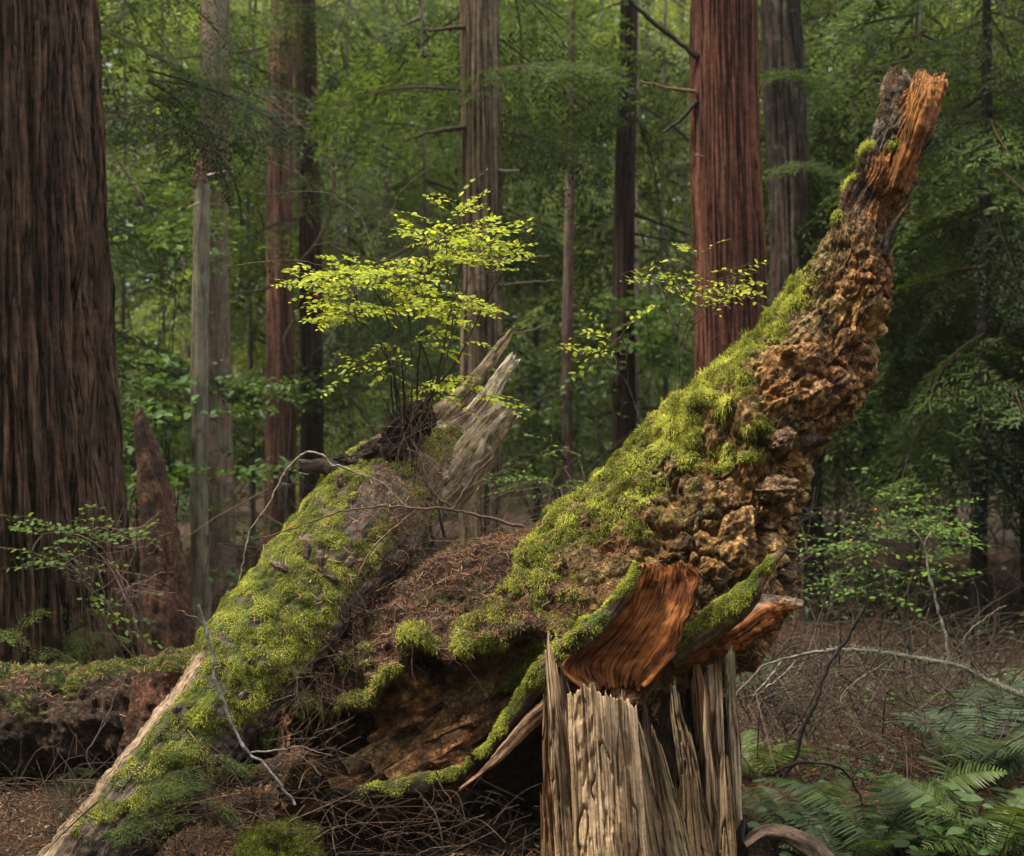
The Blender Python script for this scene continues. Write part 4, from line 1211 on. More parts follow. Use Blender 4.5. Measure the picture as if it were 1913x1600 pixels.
bare('greybrown', [(425, 100), (460, 97), (503, 86)], 0.018, 0.008, (0.06, 0.045, 0.035), dD=-0.15)
bare('greybrown', [(375, 105), (330, 110), (280, 120)], 0.014, 0.006, (0.06, 0.045, 0.035))
bare('greybrown', [(375, 330), (320, 336), (250, 345), (200, 352)], 0.018, 0.006, (0.09, 0.07, 0.05))
bare('greybrown', [(378, 345), (300, 358), (240, 382), (195, 400)], 0.014, 0.005, (0.09, 0.07, 0.05))
bare('greybrown', [(380, 370), (340, 390), (305, 440), (270, 480)], 0.012, 0.005, (0.07, 0.055, 0.04))
bare('black', [(1835, 660), (1860, 640), (1880, 600)], 0.014, 0.006, (0.05, 0.04, 0.03))
bare('black', [(1835, 1030), (1870, 1060), (1920, 1100)], 0.014, 0.012, (0.22, 0.15, 0.1))
mb = MB(); twigline([(388, 329), (405, 325), (422, 321)], 10.4, 0.014, 0.010, mb, (0.42, 0.33, 0.24)); mb.build('branch_stub', M_TWIG, SN)
mb = MB(); twigline([(352, 388), (362, 384), (372, 380)], 10.4, 0.006, 0.010, mb, (0.42, 0.33, 0.26)); mb.build('branch_stub', M_TWIG, SN)

# ------------------------------------------------------------------ foliage
def leafquads(mb, P, Dr, Up, L, W, C):
    """flat pointed leaves: base, two sides, tip"""
    S = np.cross(Dr, Up)
    S /= np.linalg.norm(S, axis=1)[:, None] + 1e-9
    L = L[:, None]
    W = W[:, None]
    V = np.stack([P, P + Dr * L * 0.45 + S * W * 0.5, P + Dr * L, P + Dr * L * 0.45 - S * W * 0.5], 1).reshape(-1, 3)
    k = np.arange(len(P))[:, None] * 4
    mb.add(V, np.hstack([k, k + 1, k + 2, k + 3]), np.repeat(C, 4, 0))

def make_bough(seed, c1, c2, L=1.0, n2=24, n3=15, droop=0.35, leaf=0.060, wid=0.012, brown=(0.09, 0.06, 0.04)):
    r = np.random.default_rng(seed)
    mb = MB()
    t = np.linspace(0, 1, 14)
    ax = np.stack([t * L, 0.05 * np.sin(t * 3 + seed), -droop * L * t ** 2 + 0.06 * L * t], 1)
    tube(ax, np.linspace(0.010, 0.002, 14) * L, 4, brown, mb)
    Ps, Ds, Us, Ls, Ws, Cs = [], [], [], [], [], []
    for i in range(n2):
        f = 0.10 + 0.88 * i / (n2 - 1)
        p0 = np.array([np.interp(f, t, ax[:, k]) for k in range(3)])
        side = 1 if i % 2 else -1
        l2 = L * 0.42 * math.sin(math.pi * (0.18 + 0.80 * f) ** 0.9) * (0.7 + 0.5 * r.random()) + 0.03
        ang = math.radians(40 + 22 * r.random())
        d = np.array([math.cos(ang), side * math.sin(ang), -0.10 - 0.35 * r.random() * droop * 2])
        s = np.linspace(0, 1, n3)
        q = p0 + d * (s * l2)[:, None] + np.array([0, 0, -1]) * (s ** 2 * l2 * 0.30)[:, None]
        tc = 0.25 + 0.9 * r.random() - 0.25
        for k in range(1, n3):
            for sd in (-1, 1, 0):
                if sd == 0 and k < n3 - 1:
                    continue
                a2 = ang * side + sd * math.radians(42 + 15 * r.random())
                dd = np.array([math.cos(a2), math.sin(a2), -0.25 + 0.3 * r.normal()])
                dd /= np.linalg.norm(dd)
                Ps.append(q[k] + r.normal(size=3) * 0.006)
                Ds.append(dd)
                up = np.array([0.4 * r.normal(), 0.4 * r.normal(), 1.0])
                Us.append(up / np.linalg.norm(up))
                Ls.append(leaf * (0.6 + 0.7 * r.random()) * (1.15 - 0.5 * s[k]) * L)
                Ws.append(wid * (0.7 + 0.6 * r.random()) * L)
                Cs.append(lerp(np.array(c1), np.array(c2), np.clip(tc + 0.15 * r.normal(), 0, 1)))
    leafquads(mb, np.array(Ps), np.array(Ds), np.array(Us), np.array(Ls), np.array(Ws), np.array(Cs))
    return mb.mesh('bough', M_BOUGH, smooth=False)

PAL = {'dark': ((0.016, 0.028, 0.009), (0.042, 0.066, 0.018)), 'mid': ((0.035, 0.060, 0.016), (0.095, 0.14, 0.034)), 'blue': ((0.045, 0.070, 0.034), (0.10, 0.14, 0.066)), 'bright': ((0.085, 0.125, 0.034), (0.21, 0.26, 0.08))}  # dark and bright tones put shaded and sunlit foliage into the colour
BOUGHS = {k: [make_bough(200 + 10 * i + j, *PAL[k], droop=(0.2, 0.4, 0.6)[j], n2=(24, 20, 26)[j]) for j in range(3)] for i, k in enumerate(PAL)}

def put_bough(tree_ob, x, y, z, az, scale, pal, r, pitch=0.0):
    me = BOUGHS[pal][r.integers(0, 3)]
    M = Matrix.Translation((x, y, z)) @ Matrix.Rotation(az, 4, 'Z') @ Matrix.Rotation(pitch, 4, 'Y') @ Matrix.Rotation(float(r.normal()) * 0.35, 4, 'X') @ Matrix.Diagonal((scale, scale, scale, 1))
    return link_piece('bough', me, tree_ob, M)

def crown(key, n, z0, z1, sc, pals, seed, azs=None, pitch=(0.0, 0.5)):
    t, D, x0, x1 = TREES[key]
    r = np.random.default_rng(seed)
    for i in range(n):
        z = z0 + (z1 - z0) * (math.floor(r.random() * 6) + 0.5 + 0.22 * r.normal()) / 6
        py = 800 - (z - CAM_Z) / D * FPX
        x = at(x0 + (x1 - x0) * np.clip(py / 1200, -0.3, 1), 800, D)[0]
        az = r.random() * 2 * math.pi if azs is None else math.radians(azs[0] + (azs[1] - azs[0]) * r.random())
        if key == 'giant':
            x += 0.75
        put_bough(t, x, D, z, az, sc[0] + (sc[1] - sc[0]) * r.random(), pals[r.integers(0, len(pals))], r, pitch[0] + (pitch[1] - pitch[0]) * r.random())

ztop = lambda D: CAM_Z + 800 / FPX * D
# foliage of the named trees
crown('greybrown', 18, 4.2, 7.0, (1.0, 1.7), ['dark', 'dark', 'mid'], 301)
crown('redthin', 6, 3.0, 7.5, (1.0, 1.6), ['dark', 'mid'], 302)
crown('darkthin', 9, 3.4, 7.0, (1.0, 1.5), ['mid', 'mid', 'blue'], 303)
crown('mid', 20, 4.0, 6.2, (1.0, 1.7), ['dark', 'blue', 'mid'], 304)
crown('slim', 9, 4.4, 6.8, (0.8, 1.3), ['mid', 'blue', 'bright'], 305)
crown('dark2', 16, 4.8, 7.6, (1.2, 2.0), ['dark', 'dark', 'mid'], 306)
crown('pale2', 6, 4.6, 7, (0.9, 1.4), ['mid', 'bright'], 307)
crown('mottled', 24, 2.0, 6.4, (0.9, 1.5), ['dark', 'blue', 'dark'], 308)
crown('black', 60, 1.7, 5.8, (0.8, 1.6), ['dark', 'mid', 'blue', 'mid'], 309)
crown('midthin', 14, 2.5, 8.5, (1.4, 2.2), ['mid', 'blue'], 310)
crown('giant', 7, 3.3, 4.4, (0.5, 0.8), ['dark'], 311, azs=(-5, 40))

# other conifers between and behind them
FILL = [
    (230, 17, 5, 'hemlock_tree', 'loose bright hemlock in the gap right of the giant cedar', ['mid', 'bright'], 34),
    (300, 24, 7, 'fir_tree', 'pale green fir seen far off between the giant cedar and the grey snag', ['bright', 'bright', 'mid'], 34),
    (465, 19, 7, 'hemlock_tree', 'thin dark hemlock left of the touching pair of trunks', ['mid', 'bright'], 34),
    (650, 18, 7, 'hemlock_tree', 'hemlock with layered boughs right of the touching pair of trunks', ['mid', 'bright', 'blue'], 40),
    (720, 25, 9, 'fir_tree', 'far fir above the big huckleberry bush', ['bright', 'bright', 'blue'], 40),
    (790, 15.5, 6, 'hemlock_tree', 'dark hemlock sapling just left of the straight ridged trunk', ['dark', 'blue', 'mid'], 26),
    (1000, 20, 8, 'hemlock_tree', 'full hemlock just right of the straight ridged trunk', ['bright', 'blue', 'mid'], 36),
    (1120, 30, 9, 'fir_tree', 'palest far fir in the bright gap left of the dark slim trunk', ['bright'], 40),
    (1240, 19, 7, 'hemlock_tree', 'hemlock filling the gap between dark slim trunk and red cedar', ['bright', 'bright', 'mid'], 40),
    (1560, 15, 6, 'fir_tree', 'green fir behind the narrow part of the upturned root', ['mid', 'dark', 'blue'], 46),
    (1620, 22, 9, 'hemlock_tree', 'tall hemlock behind the broken tip of the root', ['mid', 'dark', 'mid'], 44),
    (1715, 12.5, 7, 'hemlock_tree', 'dark hemlock with drooping boughs right of the upturned root', ['dark', 'mid', 'mid'], 60),
    (1780, 19, 9, 'fir_tree', 'dim fir between the upturned root and the near black trunk', ['mid', 'blue', 'bright'], 50),
    (1905, 13, 6, 'hemlock_tree', 'shadowy hemlock at the right edge', ['dark', 'mid', 'bright'], 60),
    (1500, 27, 10, 'fir_tree', 'distant fir just left of the upturned root', ['mid', 'dark'], 36),
    (860, 31, 9, 'fir_tree', 'hazy far fir left of the straight ridged trunk', ['bright', 'mid', 'blue'], 36),
    (560, 30, 8, 'fir_tree', 'far fir behind the touching pair of trunks', ['mid', 'bright'], 36),
    (140, 13, 8, 'cedar_tree', 'dark boughed cedar reaching out behind the giant cedar', ['dark', 'dark', 'mid'], 34)]
for i, (px, D, w, nm, lab, pals, nb) in enumerate(FILL):
    k = 'fill%d' % i
    c1 = [(0.16, 0.11, 0.085), (0.09, 0.06, 0.05), (0.2, 0.15, 0.12)][i % 3]
    tree(k, nm, lab, px, px + 4, w * 0.8, w * 1.6, D, 0.01, 12, 20, 40, c1, tuple(v * 0.6 for v in c1), M_BARK)
    crown(k, nb, 1.2 + 0.4 * (i % 2) if i not in (7,) else 1.2, ztop(D) + 0.9, (0.9 + D * 0.03, 1.5 + D * 0.055), pals, 400 + i)

# bare trunks deep in the wood
for i, (px, D, w) in enumerate([(495, 33, 12), (628, 28, 13), (680, 36, 9), (1018, 33, 8), (1098, 38, 8), (1212, 31, 10), (1275, 26, 12), (1590, 24, 12), (1708, 21, 24), (1765, 25, 12), (1880, 22, 16), (340, 30, 9), (975, 27, 10)]):
    labs = ['thin far trunk just left of the touching pair', 'far trunk showing under the big huckleberry bush', 'faint far trunk behind the huckleberry stems', 'faint thin trunk in the hazy gap above the rotten log', 'faintest thin trunk right of the slender pale trunk',
            'far trunk just right of the pale pinkish trunk', 'far trunk against the left side of the red cedar', 'far trunk right of the upturned root foot', 'broad dim trunk behind the right huckleberry', 'dim thin trunk left of the near black trunk', 'dim trunk right of the near black trunk', 'faint far trunk left of the grey snag', 'far trunk just right of the straight ridged trunk']
    c1 = (0.17, 0.12, 0.095) if i % 2 else (0.10, 0.07, 0.055)
    tree('far%d' % i, 'fir_tree', labs[i], px, px + 3, w * 0.85, w * 1.15, D, 0.01, 10, 16, 24, c1, tuple(v * 0.6 for v in c1), M_BARK)

# leaf masses: unseen wood added to block low light, then the far wood
def shade_wood():
    r = np.random.default_rng(78)
    n = 90000
    a = np.radians(20 + 320 * r.random(n))
    R = 11 + 10 * r.random(n)
    P = np.stack([np.sin(a) * R, np.cos(a) * R, 14 * r.random(n) ** 1.1], 1)
    P[:, 2] *= np.where(P[:, 1] > 3, 0.55, 1.0)
    P = P[(fbm(P * 0.3, 2) + 0.3 * r.normal(size=n) > -0.3) & ~((P[:, 1] > 0) & (np.abs(P[:, 0]) < 0.46 * P[:, 1] + 0.8))]
    n = len(P)
    d = r.normal(size=(n, 3)) * (1, 1, 0.4)
    d /= np.linalg.norm(d, axis=1)[:, None]
    mb = MB()
    leafquads(mb, P, d, r.normal(size=(n, 3)) * 0.6 + (0, 0, 1), 0.35 + 0.4 * r.random(n), 0.16 + 0.2 * r.random(n), mixc((0.03, 0.055, 0.018), (0.08, 0.12, 0.04), r.random(n)))
    o = mb.build('unseen_shade_wood', M_BOUGH, kind='stuff', smooth=False)
    o['label'] = 'unseen conifer wood added beside and behind the camera to block low light'
    o['category'] = 'forest'
shade_wood()
def far_forest():
    r = np.random.default_rng(77)
    n = 190000
    D = 33 + 24 * r.random(n)
    x = (r.random(n) - 0.5) * 0.95 * D
    z = (-0.2 + 18 * r.random(n)) * (D / 45)
    P = np.stack([x, D, z], 1)
    dens = fbm(P * 0.22, 3)
    keep = dens + 0.25 * r.normal(size=n) > -0.75
    P = P[keep]
    n = len(P)
    d = r.normal(size=(n, 3)) * (1, 1, 0.5)
    d /= np.linalg.norm(d, axis=1)[:, None]
    up = r.normal(size=(n, 3)) * 0.5 + (0, -0.3, 1)
    t = np.clip(0.5 + fbm(P * 0.35 + 9, 3) + 0.2 * r.normal(size=n), 0, 1)
    c = mixc((0.06, 0.095, 0.024), (0.27, 0.32, 0.11), t)
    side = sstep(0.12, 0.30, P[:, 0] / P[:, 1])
    c = c * (1 - 0.35 * side[:, None])  # leaves darkened towards the right, shade put into their colour
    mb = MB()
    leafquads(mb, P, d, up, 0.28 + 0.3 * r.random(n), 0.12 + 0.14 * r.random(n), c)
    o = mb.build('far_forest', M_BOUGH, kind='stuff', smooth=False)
    o['label'] = 'dense blurred green foliage of the far forest behind all trunks'
    o['category'] = 'forest'
far_forest()

# broad bright leaves in the left gap: a vine maple
def ell_leaf(L=1.0, W=0.55, nseg=5, fold=0.12, curl=0.12, lobes=False):
    t = np.linspace(0, 1, nseg)
    w = W * 0.5 * np.sin(np.pi * np.clip(t, 0.0, 1) ** 0.85)
    if lobes:
        w = w * np.array([1, 1.5, 0.75, 1.35, 1])[:nseg]
    mid = np.stack([t * L, 0 * t, -curl * L * t ** 2], 1)
    lf = mid + np.stack([0 * t, w, fold * w * 2], 1)
    rt_ = mid + np.stack([0 * t, -w, fold * w * 2], 1)
    V = np.vstack([mid, lf, rt_])
    F = []
    for k in range(nseg - 1):
        F.append((k, k + 1, nseg + k + 1, nseg + k))
        F.append((k + 1, k, 2 * nseg + k, 2 * nseg + k + 1))
    return V, np.array(F)

def leaf_cloud(mb, P, L, W, c1, c2, r, tilt=0.5, nseg=4):
    V0, F0 = ell_leaf(1, 1, nseg)
    n = len(P)
    az = r.random(n) * 2 * np.pi
    up = np.stack([r.normal(size=n) * tilt, r.normal(size=n) * tilt, np.ones(n)], 1)
    up /= np.linalg.norm(up, axis=1)[:, None]
    d = np.stack([np.cos(az), np.sin(az), 0 * az], 1)
    d -= (d * up).sum(1)[:, None] * up
    d /= np.linalg.norm(d, axis=1)[:, None]
    s = np.cross(up, d)
    L = L * (0.7 + 0.6 * r.random(n))
    V = P[:, None] + L[:, None, None] * (V0[None, :, 0:1] * d[:, None] + V0[None, :, 1:2] * W * s[:, None] + V0[None, :, 2:3] * up[:, None])
    k = len(V0)
    F = (F0[None] + (np.arange(n) * k)[:, None, None]).reshape(-1, 4)
    c = mixc(c1, c2, np.clip(r.random(n), 0, 1))
    mb.add(V.reshape(-1, 3), F, np.repeat(c, k, 0))

def broad_bush(label, x0, x1, y0, y1, D0, D1, n, leafL, c1, c2, seed, name='vine_maple', cat='bush', cl=14):
    r = np.random.default_rng(seed)
    Dm = (D0 + D1) / 2
    fx = at((x0 + x1) / 2, 800, Dm)[0]
    t = thing(name, label, cat, (fx, Dm, gz(fx, Dm)))
    foot = np.array([fx, Dm, gz(fx, Dm) - 0.05])
    mb = MB()
    P = []
    for k in range(cl):
        D = D0 + (D1 - D0) * r.random()
        c = at(x0 + (x1 - x0) * r.random(), y0 + (y1 - y0) * r.random(), D)
        mid = (foot * 0.5 + c * 0.5) + r.normal(size=3) * 0.1 + (0, 0, 0.15)
        path = resample(np.array([foot + r.normal(size=3) * (0.06, 0.06, 0), mid, c]), 12)
        if k % 3 == 0:
            tube(path, np.linspace(0.010, 0.003, 12), 5, (0.06, 0.05, 0.035), mb)
        ex = (x1 - x0) / FPX * Dm
        for q in range(n // cl):
            off = r.normal(size=3) * (0.22 * ex, 0.2 * ex, 0.05 * ex)
            P.append(c + off)
    mb.build('stems', M_TWIG, t)
    P = np.array(P)
    mb = MB()
    leaf_cloud(mb, P, leafL, 0.62, c1, c2, r, 0.45)
    mb.build('leaves', M_BROAD, t, kind='stuff', smooth=False)
    return t
broad_bush('bright green vine maple foliage between giant cedar and grey snag', 190, 370, 330, 640, 11.5, 14, 1100, 0.085, (0.10, 0.19, 0.03), (0.20, 0.30, 0.06), 501, cl=22)
broad_bush('lower green vine maple leaves beside the red rotten wedge', 200, 360, 640, 980, 10, 13, 900, 0.075, (0.05, 0.10, 0.025), (0.11, 0.19, 0.05), 502, cl=20)
broad_bush('dim broad leaved shrub between the grey snag and the leaning log', 420, 560, 700, 1120, 9.5, 12, 700, 0.06, (0.035, 0.07, 0.02), (0.08, 0.14, 0.035), 503, name='shrub')
broad_bush('soft green shrub seen through the gap above the rotten log', 930, 1150, 600, 900, 14, 18, 1300, 0.09, (0.07, 0.12, 0.035), (0.15, 0.22, 0.08), 504, name='shrub', cl=22)
broad_bush('green shrub between the dark slim trunk and the red cedar', 1180, 1320, 560, 720, 13, 16, 800, 0.09, (0.06, 0.12, 0.03), (0.13, 0.21, 0.06), 505, name='shrub')
broad_bush('dim shrub low behind the right huckleberry', 1560, 1850, 1050, 1230, 9.5, 13, 900, 0.05, (0.025, 0.05, 0.015), (0.06, 0.10, 0.03), 506, name='shrub', cl=20)
broad_bush('small fresh green shrub just right of the snapped stump', 1385, 1440, 1200, 1330, 7.5, 8.5, 350, 0.035, (0.05, 0.11, 0.03), (0.11, 0.20, 0.06), 507, name='shrub', cl=10)
broad_bush('dim shrub beyond the huckleberry under the far trunks', 600, 900, 640, 900, 14, 18, 1400, 0.08, (0.035, 0.06, 0.02), (0.085, 0.125, 0.045), 508, name='shrub', cl=26)

broad_bush('low dim undergrowth leaves on the floor under the pale fallen branch', 1420, 1720, 1270, 1420, 7.2, 9.0, 800, 0.032, (0.035, 0.065, 0.016), (0.08, 0.13, 0.03), 509, name='undergrowth', cat='plant', cl=20)
broad_bush('low undergrowth at the right edge behind the blue green fern', 1700, 1940, 1240, 1400, 7.4, 9.5, 800, 0.034, (0.03, 0.055, 0.016), (0.07, 0.11, 0.028), 510, name='undergrowth', cat='plant', cl=20)
# dead brushwood behind the logs on the right, as one tangle
def brush(name, label, xr, yr, Dr, n, seed, col=(0.15, 0.10, 0.07), L=(0.2, 0.9), R=(0.002, 0.006)):
    r = np.random.default_rng(seed)
    mb = MB()
    for i in range(n):
        D = Dr[0] + (Dr[1] - Dr[0]) * r.random()
        p = at(xr[0] + (xr[1] - xr[0]) * r.random(), yr[0] + (yr[1] - yr[0]) * r.random(), D)
        p[2] = max(p[2], gz(p[0], p[1]) + 0.01)
        d = r.normal(size=3) * (1, 0.6, 0.7)
        d /= np.linalg.norm(d)
        l = L[0] + (L[1] - L[0]) * r.random() ** 1.5
        q = resample(np.array([p, p + d * l * 0.5 + r.normal(size=3) * 0.10 * l, p + d * l + r.normal(size=3) * 0.15 * l - (0, 0, 0.1 * l)]), 7)
        q[:, 2] = np.maximum(q[:, 2], gz(p[0], p[1]) + 0.005)
        tube(q, np.linspace(R[0] + (R[1] - R[0]) * r.random() ** 2, 0.001, 7), 4, np.array(col) * (0.5 + 1.0 * r.random()), mb)
    o = mb.build(name, M_TWIG, kind='stuff')
    o['label'] = label
    o['category'] = 'brushwood'
brush('brushwood', 'tangle of dead brown twigs on the forest floor at right', (1380, 1930), (1240, 1480), (6.5, 10), 1900, 601, (0.12, 0.085, 0.065))
brush('brushwood', 'dead twigs piled on the floor deep in the wood', (350, 1930), (900, 1240), (10, 17), 900, 602, (0.12, 0.085, 0.06), (0.4, 1.6), (0.004, 0.010))

brush('brushwood', 'dead twigs strewn over the litter before the low log', (-40, 600), (1440, 1620), (4.7, 6.0), 480, 603, (0.13, 0.08, 0.055), (0.08, 0.45), (0.0012, 0.0035))
brush('brushwood', 'dead twigs lying under the torn hollow of the rotten log', (540, 1010), (1490, 1620), (4.6, 5.4), 170, 604, (0.10, 0.065, 0.045), (0.08, 0.40), (0.001, 0.003))
def chips():
    r = np.random.default_rng(610)
    n = 5000
    y = 4.5 + 6 * r.random(n) ** 1.4
    x = (r.random(n) - 0.5) * 0.82 * y
    P = np.stack([x, y, ground_z(x, y) + 0.012 + 0.02 * r.random(n)], 1)
    d = r.normal(size=(n, 3)) * (1, 1, 0.25)
    d /= np.linalg.norm(d, axis=1)[:, None]
    up = r.normal(size=(n, 3)) * 0.45 + (0, 0, 1)
    pal = np.array([(0.20, 0.11, 0.06), (0.30, 0.19, 0.11), (0.10, 0.06, 0.04), (0.26, 0.12, 0.05), (0.09, 0.10, 0.03), (0.34, 0.26, 0.18)])
    mb = MB()
    leafquads(mb, P, d, up, 0.012 + 0.045 * r.random(n) ** 2, 0.008 + 0.022 * r.random(n) ** 2, pal[r.integers(0, 6, n)] * (0.5 + 0.7 * r.random((n, 1))))
    o = mb.build('bark_chips', M_LITTER, kind='stuff', smooth=False)
    o['label'] = 'brown bark chips and fallen leaves scattered through the floor litter'
    o['category'] = 'litter'
chips()

# ------------------------------------------------------------------ huckleberries
HL_V, HL_F = ell_leaf(1, 0.52, 6, 0.06, 0.10)
def leaf_mesh(name, c, mat=M_HUCK, V=HL_V, F=HL_F):
    mb = MB()
    mb.add(V, F, c)
    return mb.mesh(name, mat, smooth=True)
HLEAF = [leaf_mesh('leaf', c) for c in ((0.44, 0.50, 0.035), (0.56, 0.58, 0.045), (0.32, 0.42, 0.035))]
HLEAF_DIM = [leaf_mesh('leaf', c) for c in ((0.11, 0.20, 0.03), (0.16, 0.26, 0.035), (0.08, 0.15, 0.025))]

def basis(d, up):
    d = Vector(d).normalized()
    up = Vector(up)
    s = up.cross(d)
    if s.length < 1e-4:
        s = Vector((1, 0, 0))
    s.normalize()
    u = d.cross(s)
    return Matrix(((d.x, s.x, u.x, 0), (d.y, s.y, u.y, 0), (d.z, s.z, u.z, 0), (0, 0, 0, 1)))

def spray(bush, p0, p1, nl, size, r, mbt, rec, col=(0.16, 0.17, 0.08), facing=0.35, rt=0.0013):
    """a flat twig with alternate leaves; rec collects (matrix) of leaves"""
    p0, p1 = np.asarray(p0, float), np.asarray(p1, float)
    d = p1 - p0
    l = np.linalg.norm(d)
    mid = (p0 + p1) / 2 + np.array([0, 0, 0.06 * l]) + r.normal(size=3) * 0.05 * l
    path = resample(np.array([p0, mid, p1]), 10)
    tube(path, np.linspace(rt, 0.0006, 10), 4, col, mbt)
    up = Vector((r.normal() * 0.25, -facing - 0.25 * abs(r.normal()), 1.0)).normalized()
    dn = Vector(d / l)
    s = up.cross(dn).normalized()
    for k in range(nl):
        f = 0.15 + 0.85 * k / max(nl - 1, 1)
        p = np.array([np.interp(f, np.linspace(0, 1, 10), path[:, j]) for j in range(3)])
        sd = 1 if k % 2 else -1
        if k == nl - 1:
            sd = 0
        dd = dn * (0.55 if sd else 1) + s * sd * 0.8 + Vector(r.normal(size=3) * 0.15)
        u2 = up + Vector(r.normal(size=3) * 0.4)
        sc = size * (0.5 + 0.75 * r.random()) * (0.8 + 0.4 * math.sin(math.pi * f))
        rec.append(Matrix.Translation(Vector(p)) @ basis(dd, u2) @ Matrix.Scale(sc, 4))

def finish_leaves(bush, rec, meshes, r, limit=290, name='leaf'):
    idx = r.permutation(len(rec))
    for j in idx[:limit]:
        link_piece(name, meshes[r.integers(0, len(meshes))], bush, rec[j])
    rest = idx[limit:]
    if len(rest):
        mb = MB()
        base = np.hstack([HL_V, np.ones((len(HL_V), 1))])
        cols = [np.array([d.color[:3] for d in m.attributes['col'].data][0]) for m in meshes]
        for j in rest:
            mb.add(base @ np.array(rec[j]).T[:, :3], HL_F, cols[r.integers(0, len(cols))] * (0.8 + 0.4 * r.random()))
        mb.build('leaves', meshes[0].materials[0], bush, kind='stuff')

def huckle(label, base_px, baseD, stems, lobes, size, seed, meshes, stemcol=(0.07, 0.06, 0.04), name='huckleberry_bush', r0=0.005, stemD=None, nl=(7, 13), slen=(50, 130), facing=0.35):
    r = np.random.default_rng(seed)
    base = at(*base_px, baseD)
    t = thing(name, label, 'bush', base)
    pts = []
    for k, s in enumerate(stems):
        mb = MB()
        Dd = baseD + (r.random(len(s)) - 0.5) * np.linspace(0.02, 0.35, len(s))
        P = twigline(s, Dd, r0 * (0.7 + 0.5 * r.random()), 0.0015, mb, np.array(stemcol) * (0.7 + 0.6 * r.random()), 6, 24, 0.006)
        mb.build('stem', M_TWIG, t)
        pts.append(P)
    allp = np.vstack(pts)
    mbt = MB()
    rec = []
    for (cx, cy, rx, ry, n, dirx, slope) in lobes:
        for q in range(n):
            D = baseD + r.normal() * 0.16
            a = r.random() * 2 * math.pi
            rad = math.sqrt(r.random())
            sx, sy = cx + rx * rad * math.cos(a), cy + ry * rad * math.sin(a)
            ln = slen[0] + (slen[1] - slen[0]) * r.random()
            dx = dirx if r.random() < 0.75 else -dirx
            ang = slope + r.normal() * 0.22
            p0 = at(sx, sy, D)
            p1 = at(sx + dx * ln * math.cos(ang), sy + ln * math.sin(ang), D + r.normal() * 0.15)
            spray(t, p0, p1, int(r.integers(nl[0], nl[1])), size, r, mbt, rec, facing=facing)
            # joining twig from the nearest lower stem point
            cand = allp[allp[:, 2] < p0[2] + 0.02]
            if len(cand) == 0:
                cand = allp
            near = cand[np.argmin(np.linalg.norm((cand - p0) * (1, 0.5, 0.6), axis=1))]
            if r.random() < 0.75:
                tube(resample(np.array([near, (near + p0) / 2 + r.normal(size=3) * 0.012, p0]), 7), np.linspace(0.0019, 0.0011, 7), 4, (0.12, 0.11, 0.06), mbt)
    mbt.build('twigs', M_TWIG, t)
    finish_leaves(t, rec, meshes, r)
    return t
HB = huckle('big huckleberry bush with bright yellow green leaves growing from the leaning log', (762, 822), 5.75,
    [[(748, 850), (735, 770), (728, 690), (700, 620), (665, 560)], [(758, 850), (756, 760), (750, 660), (735, 560), (720, 500)], [(770, 850), (778, 750), (782, 660), (800, 590), (840, 540)], [(780, 850), (792, 770), (830, 690), (845, 600), (880, 520)], [(755, 850), (742, 760), (735, 680), (725, 600), (690, 530), (640, 500)], [(765, 850), (770, 740), (768, 650), (758, 560), (735, 480)], [(785, 840), (808, 740), (830, 640), (850, 540), (870, 450), (845, 385)],
     [(775, 845), (790, 760), (805, 700), (785, 620), (800, 520)], [(790, 830), (800, 740), (850, 680), (905, 570), (980, 445)], [(750, 850), (748, 760), (712, 640), (640, 580), (560, 545)], [(770, 870), (780, 790), (830, 720), (880, 715)],
     [(780, 1030), (770, 960), (775, 880), (790, 800), (800, 730)], [(810, 1020), (800, 960), (780, 880), (770, 800), (745, 740)], [(830, 1010), (812, 930), (775, 870), (740, 800), (700, 700)]],
    [(665, 525, 80, 30, 50, -1, 0.0), (740, 505, 55, 25, 18, 1, -0.1), (650, 578, 62, 24, 26, -1, 0.12), (775, 560, 80, 28, 34, 1, 0.08), (845, 455, 62, 36, 40, 1, -0.12), (845, 405, 22, 20, 9, 1, -0.6), (905, 482, 40, 28, 18, 1, -0.2), (845, 582, 50, 18, 14, 1, 0.1), (800, 440, 25, 22, 6, -1, -0.4),
     (700, 690, 50, 22, 9, -1, 0.15), (825, 715, 50, 24, 9, 1, 0.15), (770, 740, 40, 20, 6, 1, 0.2), (885, 735, 18, 12, 4, 1, 0.3), (790, 640, 60, 22, 9, 1, 0.1)],
    0.026, 701, HLEAF, nl=(9, 17), slen=(40, 100), r0=0.0065, stemcol=(0.055, 0.045, 0.03))
# its bare upper twigs
for s in ([(735, 560), (709, 506), (687, 441), (673, 406), (666, 397), (625, 369), (603, 359), (550, 359), (503, 364), (450, 356)], [(472, 292), (531, 312), (566, 331), (603, 359)], [(519, 287), (559, 325), (581, 356)], [(612, 291), (619, 312), (623, 369)],
          [(653, 334), (669, 384), (676, 409)], [(694, 369), (681, 391), (678, 416)], [(690, 441), (728, 400), (750, 356), (800, 316)], [(620, 295), (637, 276)], [(537, 342), (550, 334)], [(537, 342), (553, 358)], [(425, 497), (500, 490), (560, 487), (610, 500), (640, 520)],
          [(585, 458), (625, 453), (665, 475)], [(635, 407), (670, 440), (690, 470)], [(712, 390), (708, 430), (700, 470)], [(700, 365), (715, 395), (705, 430)]):
    mb = MB()
    twigline(s, 5.7, 0.0030 if len(s) > 6 else 0.0018, 0.0009, mb, (0.20, 0.15, 0.11), 5, wob=0.004)
    mb.build('bare_twig', M_TWIG, HB)
br = chunk('berry', 592, 552, 5.5, 0.006, 0.006, 0.006, (0.5, 0.02, 0.02), (0.45, 0.02, 0.02), 3, HB, M_BERRY)
